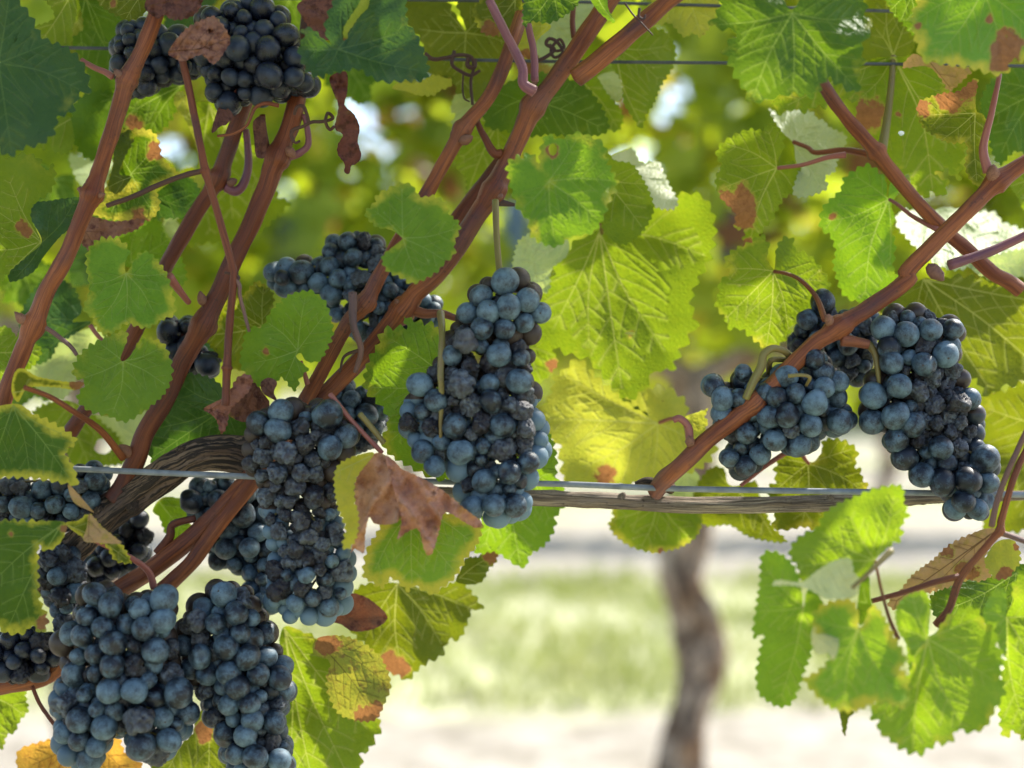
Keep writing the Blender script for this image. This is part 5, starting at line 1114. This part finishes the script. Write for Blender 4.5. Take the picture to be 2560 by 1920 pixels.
leaf('pale ribbed leaf edge left of the tan cane above its joint', 2, .91, 'pale', [(840, 558), (920, 580), (970, 640), (910, 720), (830, 805), (805, 750), (830, 700), (795, 670)], J=(930, 600))
leaf('thin yellow green leaf below the wire between tan and speckled canes', 2, .905, 'lit', [(930, 735), (1050, 755), (1165, 800), (1155, 930), (1080, 1000), (1000, 1060), (960, 1130), (900, 1192), (890, 1080), (838, 1030), (850, 940), (900, 870)], J=(1080, 760), V=[(910, 1150), (870, 960), (1090, 960)], tilt=(0.2, 0))
leaf('narrow toothed leaf lit from behind under the cut cane', 2, .90, 'lit', [(1590, 500), (1680, 465), (1745, 560), (1845, 690), (1820, 795), (1750, 780), (1690, 690)], J=(1600, 500), V=[(1810, 770)])
leaf('round white sunlit leaf patch below the cut cane', 2, .915, 'pale', [(1690, 480), (1760, 440), (1820, 450), (1845, 540), (1830, 615), (1770, 595)], J=(1700, 480), tilt=(0.2, -1.7), tooth=0.2)
leaf('pointed green leaf hanging below the wire left of the bright sky gap', 2, .89, 'lit', [(1800, 230), (2000, 170), (2140, 230), (2160, 380), (2080, 520), (2030, 640), (1990, 700), (1958, 785), (1910, 720), (1850, 620), (1840, 500), (1775, 380)], J=(1800, 290), V=[(1950, 740), (2060, 480), (2120, 280)], tilt=(0.1, -0.2))
leaf('pale green leaf in shade behind the main cane at the top edge', 2, .93, 'pale', [(1300, 0), (1560, -70), (1700, 40), (1620, 200), (1500, 350), (1400, 400), (1310, 300), (1340, 150)], J=(1330, 60))
leaf('yellowish leaf with reddish edge beside the thin purple stalk', 2, .88, 'yellow', [(1170, 200), (1200, 140), (1300, 115), (1410, 160), (1330, 240), (1290, 345), (1230, 362), (1190, 290)], J=(1390, 160), yedge=0.5, spots=[(1250, 340, 40)])
leaf('small shaded green leaf at the top edge over the purple stalks', 2, .79, 'top', [(1240, 60), (1290, -60), (1560, -70), (1575, 20), (1500, 90), (1400, 140), (1290, 130), (1245, 165)], J=(1420, -50))
leaf('bright folded leaf tip over the top of the main speckled cane', 2, .79, 'mid', [(1650, -20), (1740, -60), (1760, 60), (1802, 130), (1770, 132), (1690, 60)], J=(1680, -40), tooth=0.4)
leaf('glowing yellow leaf at the top edge beside the bright sky gap', 3, .885, 'yellow', [(-200, 60), (-100, -60), (100, -80), (240, -20), (215, 100), (190, 155), (130, 225), (80, 200), (20, 222), (-60, 140), (-150, 150)], J=(40, -60), V=[(120, 190), (190, 60), (-120, 80)])
leaf('light green front leaf with a brown ringed hole, right of the main cane', 2, .752, 'mid', [(1395, 1090), (1370, 1060), (1290, 940), (1230, 960), (1200, 955), (1143, 1000), (1150, 1080), (1180, 1200), (1210, 1280), (1270, 1340), (1290, 1440), (1370, 1490), (1450, 1502), (1530, 1450), (1660, 1420), (1720, 1340), (1760, 1240), (1812, 1120), (1770, 1030), (1750, 980), (1730, 880), (1640, 830), (1560, 810), (1460, 850), (1390, 820), (1350, 890), (1340, 1000), (1385, 1060)], J=(1395, 1105), V=[(1690, 1330), (1430, 1460), (1230, 1270), (1770, 1100), (1560, 860)], tilt=(-0.1, -0.35), spots=[(1420, 910, 42)], holes=[(1420, 912, 26, 1.4)], yedge=0.45)
leaf('bright green front leaf overlapping the tan cane and hiding grapes', 2, .765, 'mid', [(500, 1450), (430, 1400), (340, 1380), (275, 1300), (330, 1240), (350, 1190), (420, 1150), (490, 1118), (560, 1130), (610, 1200), (700, 1195), (770, 1240), (790, 1310), (840, 1350), (852, 1400), (820, 1480), (820, 1550), (760, 1600), (720, 1650), (640, 1700), (560, 1728), (490, 1690), (410, 1650), (378, 1570), (440, 1510), (490, 1470)], J=(505, 1452), V=[(600, 1690), (810, 1400), (500, 1170), (340, 1290), (750, 1580)], tilt=(0.1, -0.3), yedge=0.55)
leaf('translucent leaf half hidden behind the light green holed front leaf', 2, .875, 'lit', [(1730, 930), (1800, 980), (1900, 1000), (1960, 1080), (2000, 1150), (2035, 1280), (1960, 1420), (1850, 1490), (1740, 1420), (1680, 1200)], J=(1720, 1080), V=[(1960, 1380), (1970, 1120)])
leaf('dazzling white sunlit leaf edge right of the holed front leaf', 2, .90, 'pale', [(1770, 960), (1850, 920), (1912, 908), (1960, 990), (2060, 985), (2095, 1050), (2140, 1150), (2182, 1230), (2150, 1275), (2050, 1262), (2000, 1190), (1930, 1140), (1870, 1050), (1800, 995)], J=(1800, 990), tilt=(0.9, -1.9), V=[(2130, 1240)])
# -- dry scraps near the top left bunch
leaf('dark withered leaf clump at the top edge around the left cane', 1, .785, 'husk', [(880, 40), (960, -60), (1200, -60), (1232, 20), (1170, 100), (1060, 122), (1000, 90), (960, 112)], crumple=0.18)
leaf('crumpled reddish brown dead leaf resting on the dark top bunch', 1, .772, 'russet', [(1028, 312), (1130, 180), (1250, 115), (1320, 108), (1402, 230), (1372, 310), (1302, 392), (1230, 335), (1120, 372), (1060, 352)], crumple=0.2)
leaf('green leaf with brown scratches at the top edge left of dead clump', 1, .80, 'olive', [(590, 0), (700, -80), (880, -80), (895, 60), (800, 122), (700, 90)], J=(870, -40), spots=[(690, 20, 25)])
leaf('brownish shaded leaf right of the dark top bunch', 1, .80, 'husk', [(1820, 20), (2000, -60), (2070, 50), (2085, 140), (1990, 250), (1900, 180), (1840, 100)], crumple=0.05)
leaf('dead dark leaf scrap hanging under the dark top bunch', 1, .81, 'husk', [(1350, 640), (1422, 700), (1380, 760), (1345, 770), (1292, 812), (1310, 720)], tooth=0.3)
leaf('narrow dead leaf strip hanging beside the thick brown cane', 1, .82, 'husk', [(1545, 740), (1612, 720), (1622, 940), (1565, 955), (1550, 850)], tooth=0.3)
leaf('long twisted dead leaf dangling under the wide deep green top leaf', 2, .80, 'husk', [(60, 470), (160, 438), (166, 560), (150, 640), (210, 700), (242, 780), (230, 860), (252, 950), (222, 1000), (190, 1012), (180, 1058), (148, 1050), (150, 1000), (108, 940), (110, 880), (140, 820), (90, 780), (112, 650), (80, 560)], crumple=0.14, tooth=0.3)
# -- upper right
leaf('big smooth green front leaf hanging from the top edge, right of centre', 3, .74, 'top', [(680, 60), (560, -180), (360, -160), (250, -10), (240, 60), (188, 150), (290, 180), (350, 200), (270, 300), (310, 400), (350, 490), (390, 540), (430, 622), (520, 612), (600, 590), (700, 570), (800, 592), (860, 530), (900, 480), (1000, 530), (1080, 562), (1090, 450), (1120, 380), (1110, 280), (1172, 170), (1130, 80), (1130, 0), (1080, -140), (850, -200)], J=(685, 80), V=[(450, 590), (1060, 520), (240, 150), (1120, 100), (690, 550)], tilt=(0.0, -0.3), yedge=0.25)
leaf('patchy yellow green leaf with an orange burnt edge behind the snapped cane', 3, .88, 'lit', [(1310, 345), (1150, 380), (1000, 480), (900, 485), (700, 565), (583, 600), (590, 692), (690, 660), (760, 682), (820, 650), (890, 652), (960, 620), (1040, 612), (1090, 640), (1070, 700), (1120, 790), (1150, 832), (1250, 950), (1340, 1050), (1400, 1082), (1480, 1202), (1540, 1172), (1600, 1198), (1632, 1110), (1550, 1070), (1620, 1030), (1700, 1092), (1722, 960), (1760, 860), (1700, 700), (1640, 590), (1600, 480), (1500, 400), (1400, 380)], J=(1300, 345), V=[(1540, 1150), (1100, 600), (1680, 900), (660, 640)], spots=[(1140, 690, 105), (1330, 700, 18)], yedge=0.35, pet=[(1300, 345, -.004), (1290, 500, -.012), (1265, 720, -.022), (1230, 930, -.034)], petr=24, petm=STEM_GREEN, holes=[(1350, 810, 18, 0.8)])
leaf('ribbed green leaf at the top edge between two front leaves', 3, .895, 'olive', [(1300, 345), (1200, 352), (1110, 362), (1110, 200), (1130, -80), (1300, -110), (1440, -20), (1450, 200), (1400, 335)], J=(1300, 340), V=[(1200, 180), (1260, 20), (1390, 100)])
leaf('front green leaf with an orange burnt corner at the top right', 3, .745, 'mid', [(1800, -100), (1480, -140), (1450, 0), (1410, 120), (1440, 250), (1478, 362), (1560, 382), (1700, 402), (1800, 420), (1900, 450), (1992, 442), (2022, 360), (2100, 372), (2260, 300), (2320, 100), (2250, -150), (2000, -180)], J=(1850, -60), V=[(1560, 350), (1960, 400), (2200, 260), (1440, 120)], spots=[(2000, 290, 95), (1950, 390, 60), (1885, 120, 26), (1450, 165, 20)], yedge=0.9, tilt=(0.05, -0.3))
leaf('dark leaf edge left of the orange cornered top right leaf', 3, .77, 'top', [(1230, -80), (1440, -80), (1470, 60), (1430, 212), (1360, 142), (1300, 85), (1255, 10)], J=(1400, -60))
leaf('parched tan leaf edge below the orange cornered top right leaf', 3, .775, 'tan', [(1440, 330), (1500, 362), (1600, 395), (1770, 425), (1740, 472), (1700, 512), (1640, 555), (1600, 492), (1540, 422), (1480, 402), (1358, 412), (1400, 345)], J=(1500, 350), V=[(1650, 540)])
leaf('leaf with a brown upper half curled beside the red stalk at right', 3, .82, 'olive', [(1450, 630), (1500, 600), (1600, 570), (1700, 555), (1812, 475), (1802, 600), (1810, 680), (1850, 700), (1882, 780), (1865, 860), (1875, 960), (1862, 1100), (1812, 1135), (1760, 1080), (1738, 1000), (1750, 880), (1650, 872), (1560, 832), (1480, 772), (1450, 700)], J=(1800, 690), V=[(1480, 700), (1810, 1100), (1600, 850)], spots=[(1640, 600, 90), (1760, 560, 80), (1490, 660, 60)], yedge=0.6)
leaf('deep shaded green leaf at the right edge above the thick cane', 3, .90, 'top', [(1830, 640), (1890, 500), (2000, 425), (2100, 405), (2250, 420), (2310, 700), (2200, 960), (2050, 920), (1950, 1005), (1890, 880), (1870, 750)], J=(2200, 560), V=[(1890, 720), (1960, 930), (1960, 500)])
leaf('green leaf piece at the right edge under the thick cane', 3, .895, 'lit', [(2010, 1120), (2098, 1045), (2210, 1000), (2270, 1200), (2150, 1310), (2090, 1275), (2060, 1200)], J=(2240, 1080), holes=[(2095, 1210, 14, 0.5)])
leaf('leaf with a bright orange dried lobe, left of the snapped cane', 3, .872, 'lit', [(600, 1010), (690, 985), (745, 1060), (720, 1160), (640, 1202), (592, 1280), (560, 1342), (502, 1400), (470, 1492), (410, 1512), (385, 1470), (395, 1400), (335, 1392), (335, 1300), (245, 1200), (218, 1090), (255, 1010), (222, 950), (250, 880), (340, 820), (430, 788), (510, 800), (530, 762), (570, 768), (622, 810), (635, 890), (605, 960)], J=(590, 1025), V=[(430, 1460), (250, 1150), (290, 880), (540, 800), (680, 1130)], spots=[(350, 1230, 105), (400, 1330, 70), (410, 1490, 34)], pet=[(595, 1025, -.002), (750, 1005, -.01), (900, 960, -.016), (1010, 945, -.02)], petr=16, petm=STEM_RED)
leaf('pale shiny leaf behind the orange lobed leaf with branching stalk', 3, .888, 'pale', [(690, 870), (620, 800), (545, 665), (600, 690), (740, 668), (815, 690), (830, 720), (882, 740), (902, 772), (962, 800), (1012, 832), (1002, 900), (960, 980), (942, 1045), (882, 1080), (902, 1142), (832, 1180), (740, 1205), (688, 1170), (720, 1050), (700, 950)], J=(690, 870), V=[(960, 880), (810, 720), (590, 700), (850, 1130)], tilt=(0.2, -1.0), pet=[(690, 865, -.002), (780, 900, -.008), (830, 930, -.012), (1000, 915, -.018), (1150, 940, -.03)], petr=18, petm=CANE)
leaf('drooping grey green leaf underside left of the crossing canes', 3, .87, 'mid', [(1265, 1215), (1255, 1100), (1200, 1040), (1150, 1005), (1080, 1030), (1000, 1090), (980, 1160), (870, 1270), (858, 1390), (920, 1440), (950, 1540), (935, 1600), (960, 1710), (1000, 1800), (1100, 1840), (1230, 1800), (1325, 1690), (1300, 1640), (1312, 1500), (1300, 1420), (1312, 1330), (1290, 1250), (1335, 1160), (1285, 1110)], J=(1272, 1215), V=[(1130, 1790), (900, 1350), (1080, 1080), (1280, 1600)], tilt=(0.25, 0.15), pet=[(1275, 1215, -.002), (1330, 1250, -.006), (1420, 1320, -.014), (1580, 1405, -.03)], petr=14, petm=STEM_RED, spots=[(930, 1320, 26)])
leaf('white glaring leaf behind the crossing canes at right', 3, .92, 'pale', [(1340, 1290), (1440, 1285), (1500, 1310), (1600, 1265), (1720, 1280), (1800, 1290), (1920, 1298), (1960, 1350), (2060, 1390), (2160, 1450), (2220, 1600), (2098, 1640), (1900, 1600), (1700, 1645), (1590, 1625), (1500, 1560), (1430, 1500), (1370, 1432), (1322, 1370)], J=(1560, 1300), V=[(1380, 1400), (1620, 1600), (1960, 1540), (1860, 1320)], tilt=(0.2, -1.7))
leaf('leaf with crinkled grey edge at the right edge under the purplish cane', 3, .90, 'pale', [(1760, 1600), (1900, 1560), (2098, 1520), (2260, 1560), (2260, 1720), (2100, 1760), (1960, 1720), (1840, 1690)], J=(1780, 1600), tilt=(0.2, 0.3), crumple=0.05)
leaf('yellow green leaf with a stalk at its notch above the loose right bunch', 6, .865, 'lit', [(570, 130), (530, 60), (545, -10), (500, -75), (420, -30), (330, 10), (278, 60), (280, 120), (312, 140), (240, 210), (240, 270), (218, 350), (270, 420), (300, 490), (370, 490), (430, 540), (480, 580), (540, 618), (640, 560), (700, 450), (760, 400), (850, 300), (912, 230), (890, 170), (842, 100), (780, 40), (700, 8), (692, -50), (640, -65), (590, 0), (580, 110)], J=(570, 140), V=[(530, 590), (290, 420), (280, 130), (660, 480), (860, 200)], tilt=(0.1, 0.1), yedge=0.3, pet=[(570, 142, -.002), (660, 160, -.012), (740, 200, -.022), (830, 300, -.035), (885, 440, -.05)], petr=15, petm=CANE)
leaf('big shadowed olive leaf with bold yellow ribs behind the right bunch', 6, .905, 'olive', [(1485, 185), (1560, 195), (1700, 170), (1900, 190), (2098, 190), (2310, 300), (2360, 500), (2260, 720), (2098, 795), (2050, 835), (1960, 842), (1920, 882), (1860, 892), (1800, 800), (1600, 720), (1400, 520), (1280, 420), (1235, 370), (1340, 280)], J=(1485, 190), V=[(2200, 740), (1450, 420), (2260, 340), (1880, 850)], tilt=(0.0, 0.2))
leaf('olive leaf below, at the right edge behind the tip of the right bunch', 6, .935, 'olive', [(1850, 900), (2000, 870), (2100, 820), (2260, 900), (2320, 1200), (2260, 1600), (2100, 1720), (1950, 1730), (1850, 1700), (1830, 1400), (1800, 1100)], J=(2200, 1080), V=[(1880, 1500), (1880, 980), (2120, 1640)])
# -- lower right cluster in front
leaf('soft bright green leaf overlapping the vine arm at lower right', 9, .72, 'glow', [(1190, 395), (1235, 345), (1285, 300), (1350, 260), (1352, 170), (1392, 120), (1362, 30), (1368, 0), (1335, -65), (1180, -40), (1080, 0), (960, 50), (870, 120), (840, 190), (760, 230), (690, 290), (668, 360), (720, 440), (740, 520), (900, 525), (1050, 505), (1150, 482)], J=(1190, 395), V=[(1040, 130), (860, 220), (740, 430), (1300, 20), (1320, 240)], tilt=(0.1, 0.15), pet=[(1192, 395, .001), (1225, 560, .004), (1275, 740, .006), (1330, 870, .01)], petr=12, petm=CANE)
leaf('pale curled leaf showing its underside in the lower right cluster', 9, .70, 'cream', [(950, 630), (870, 620), (800, 572), (680, 545), (568, 545), (600, 512), (740, 525), (830, 460), (930, 400), (1030, 378), (1052, 420), (1062, 470), (1097, 510), (1082, 590), (1030, 622)], J=(960, 625), V=[(1030, 420), (780, 545), (1070, 540)], tilt=(0.3, -0.6), tooth=0.4, pet=[(1050, 560, -.002), (1100, 515, -.003), (1190, 430, .0), (1290, 330, .006)], petr=17, petm=STEM_GREEN)
leaf('long green leaf hanging at the left of the lower right cluster', 9, .715, 'glow', [(755, 680), (740, 560), (700, 440), (650, 378), (580, 338), (500, 358), (488, 520), (470, 640), (445, 832), (470, 862), (522, 815), (500, 880), (480, 980), (465, 1100), (480, 1200), (540, 1252), (600, 1282), (660, 1276), (700, 1230), (730, 1160), (760, 1060), (800, 960), (820, 800), (870, 650), (780, 570)], J=(755, 680), V=[(490, 700), (540, 460), (620, 1220), (690, 830)], tilt=(-0.15, 0.1))
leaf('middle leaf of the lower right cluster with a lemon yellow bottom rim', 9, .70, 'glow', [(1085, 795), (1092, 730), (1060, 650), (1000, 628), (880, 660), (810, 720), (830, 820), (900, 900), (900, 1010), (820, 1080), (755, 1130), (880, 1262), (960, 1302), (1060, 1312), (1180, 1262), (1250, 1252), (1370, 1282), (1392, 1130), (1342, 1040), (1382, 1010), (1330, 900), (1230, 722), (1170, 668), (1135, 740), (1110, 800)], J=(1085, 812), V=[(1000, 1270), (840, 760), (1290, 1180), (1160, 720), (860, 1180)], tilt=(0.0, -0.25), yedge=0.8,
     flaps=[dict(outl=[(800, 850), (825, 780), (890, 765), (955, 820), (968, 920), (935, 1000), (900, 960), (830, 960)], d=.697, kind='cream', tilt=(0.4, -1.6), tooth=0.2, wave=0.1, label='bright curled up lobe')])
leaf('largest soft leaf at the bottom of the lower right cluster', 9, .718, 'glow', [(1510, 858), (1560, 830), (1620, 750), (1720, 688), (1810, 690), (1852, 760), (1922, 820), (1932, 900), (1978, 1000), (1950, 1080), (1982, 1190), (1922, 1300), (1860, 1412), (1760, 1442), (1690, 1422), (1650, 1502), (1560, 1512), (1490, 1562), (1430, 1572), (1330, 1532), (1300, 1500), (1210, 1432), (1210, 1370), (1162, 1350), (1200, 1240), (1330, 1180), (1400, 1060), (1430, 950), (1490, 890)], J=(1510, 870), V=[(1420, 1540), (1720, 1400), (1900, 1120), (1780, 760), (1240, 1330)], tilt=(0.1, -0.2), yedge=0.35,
     flaps=[dict(outl=[(1510, 870), (1440, 950), (1400, 1070), (1375, 900), (1330, 820), (1318, 690), (1380, 610), (1478, 580), (1505, 600), (1530, 660), (1520, 760)], d=.712, kind='glow', tilt=(0.5, 0.1), tooth=0.6, label='half folded towards the viewer')])
leaf('soft leaf folded lengthwise at the right edge of the lower cluster', 9, .735, 'glow', [(1990, 740), (2030, 650), (2030, 540), (2098, 478), (2260, 520), (2360, 900), (2290, 1400), (2098, 1478), (2040, 1430), (1975, 1472), (1945, 1300), (1960, 1100), (1985, 980)], J=(1992, 742), V=[(2098, 1400), (2240, 760), (2290, 1150)], tilt=(-0.2, 0), yedge=0.3,
     flaps=[dict(outl=[(1990, 740), (1985, 980), (1930, 880), (1880, 800), (1848, 722), (1885, 620), (1930, 562), (1985, 580), (1992, 660)], d=.728, kind='glow', tilt=(0.6, 0), tooth=0.6, label='folded left half')])
leaf('crinkled pink brown mottled leaf along the slender forked shoot', 9, .80, 'tan', [(1268, 652), (1340, 580), (1420, 480), (1540, 390), (1640, 300), (1760, 238), (1870, 198), (1932, 210), (1902, 300), (1860, 380), (1902, 480), (1820, 522), (1760, 512), (1620, 562), (1480, 602), (1330, 692)], J=(1900, 230), V=[(1320, 640), (1600, 500)], crumple=0.05, spots=[(1760, 470, 70), (1640, 330, 40)])
leaf('small yellow and pink leaf right of the slender forked shoot', 9, .79, 'yellow', [(1858, 400), (1900, 310), (1960, 268), (2030, 270), (2068, 320), (2076, 400), (2040, 450), (2000, 498), (1920, 506), (1880, 450)], J=(1930, 250), spots=[(1980, 480, 50), (2050, 310, 20)])
leaf('shaded green leaf behind the lower right cluster under the shoot', 9, .835, 'top', [(1520, 640), (1600, 560), (1760, 500), (1900, 490), (2098, 415), (2220, 600), (2098, 770), (1950, 830), (1850, 770), (1700, 720), (1600, 790)], J=(2050, 470))
leaf('slim pointed leaf tip dangling under the middle leaf of the lower right cluster', 9, .745, 'olive', [(975, 1285), (1062, 1318), (1030, 1350), (1020, 1400), (1002, 1465), (985, 1390)], J=(1010, 1290), veins=False)
leaf('dark green bit of leaf behind the pale curled leaf', 9, .725, 'top', [(1100, 520), (1150, 480), (1160, 600), (1170, 700), (1100, 790), (1080, 700), (1090, 600)], J=(1140, 650), V=[(1060, 630), (1120, 560)], tooth=0.3)

# -- leaves deep in the shade behind the left canes: nothing tells them apart
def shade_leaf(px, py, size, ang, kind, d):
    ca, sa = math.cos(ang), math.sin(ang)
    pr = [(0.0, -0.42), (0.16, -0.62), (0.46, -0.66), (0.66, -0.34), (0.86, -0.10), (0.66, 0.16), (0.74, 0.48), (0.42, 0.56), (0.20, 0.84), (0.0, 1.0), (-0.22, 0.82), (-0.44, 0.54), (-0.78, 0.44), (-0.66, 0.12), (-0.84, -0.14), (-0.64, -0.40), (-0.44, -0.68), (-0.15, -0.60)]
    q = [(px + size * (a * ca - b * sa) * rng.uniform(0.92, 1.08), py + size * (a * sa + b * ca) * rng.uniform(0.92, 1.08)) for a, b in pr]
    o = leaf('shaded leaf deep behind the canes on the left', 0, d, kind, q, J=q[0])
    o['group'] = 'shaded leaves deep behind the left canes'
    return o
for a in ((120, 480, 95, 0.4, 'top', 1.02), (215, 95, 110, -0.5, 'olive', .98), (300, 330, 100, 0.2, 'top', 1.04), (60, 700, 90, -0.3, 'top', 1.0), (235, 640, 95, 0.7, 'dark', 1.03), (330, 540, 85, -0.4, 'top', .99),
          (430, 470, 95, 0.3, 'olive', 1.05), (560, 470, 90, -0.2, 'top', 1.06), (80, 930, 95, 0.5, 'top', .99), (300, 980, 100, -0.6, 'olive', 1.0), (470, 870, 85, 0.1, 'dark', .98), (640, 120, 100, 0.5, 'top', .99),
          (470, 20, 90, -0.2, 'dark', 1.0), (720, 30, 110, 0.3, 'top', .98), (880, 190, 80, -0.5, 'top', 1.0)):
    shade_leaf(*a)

# ------------------------------------------------------------------ unseen canopy of the near row above the frame, spread to shape the shade
def near_canopy():
    def place(q):
        return Vector((q.uniform(-1.1, 1.1) if q.random() < 0.6 else q.uniform(-0.9, 0.15), 0.97 + q.gauss(0, 0.17), 1.23 + 0.75 * q.random()))  # extra leaves weighted to the left to deepen the shade there
    def open_right(q):  # thinned at right to let sun reach the leaves below
        p = place(q)
        return None if p.x > 0.24 and (p.y < 0.93 or q.random() < 0.35) else p
    V, Fc, C = foliage_arrays(520, open_right, 5, 0.045, 0.07)
    o = mesh_obj('vine_foliage', V, Fc, FAR_LEAF, None, [(v.x * 8, v.z * 8) for v in V], C)
    tag(o, 'unseen upper foliage of the near row, spread to shape the shade on the grapes', 'foliage', None, 'stuff')
near_canopy()
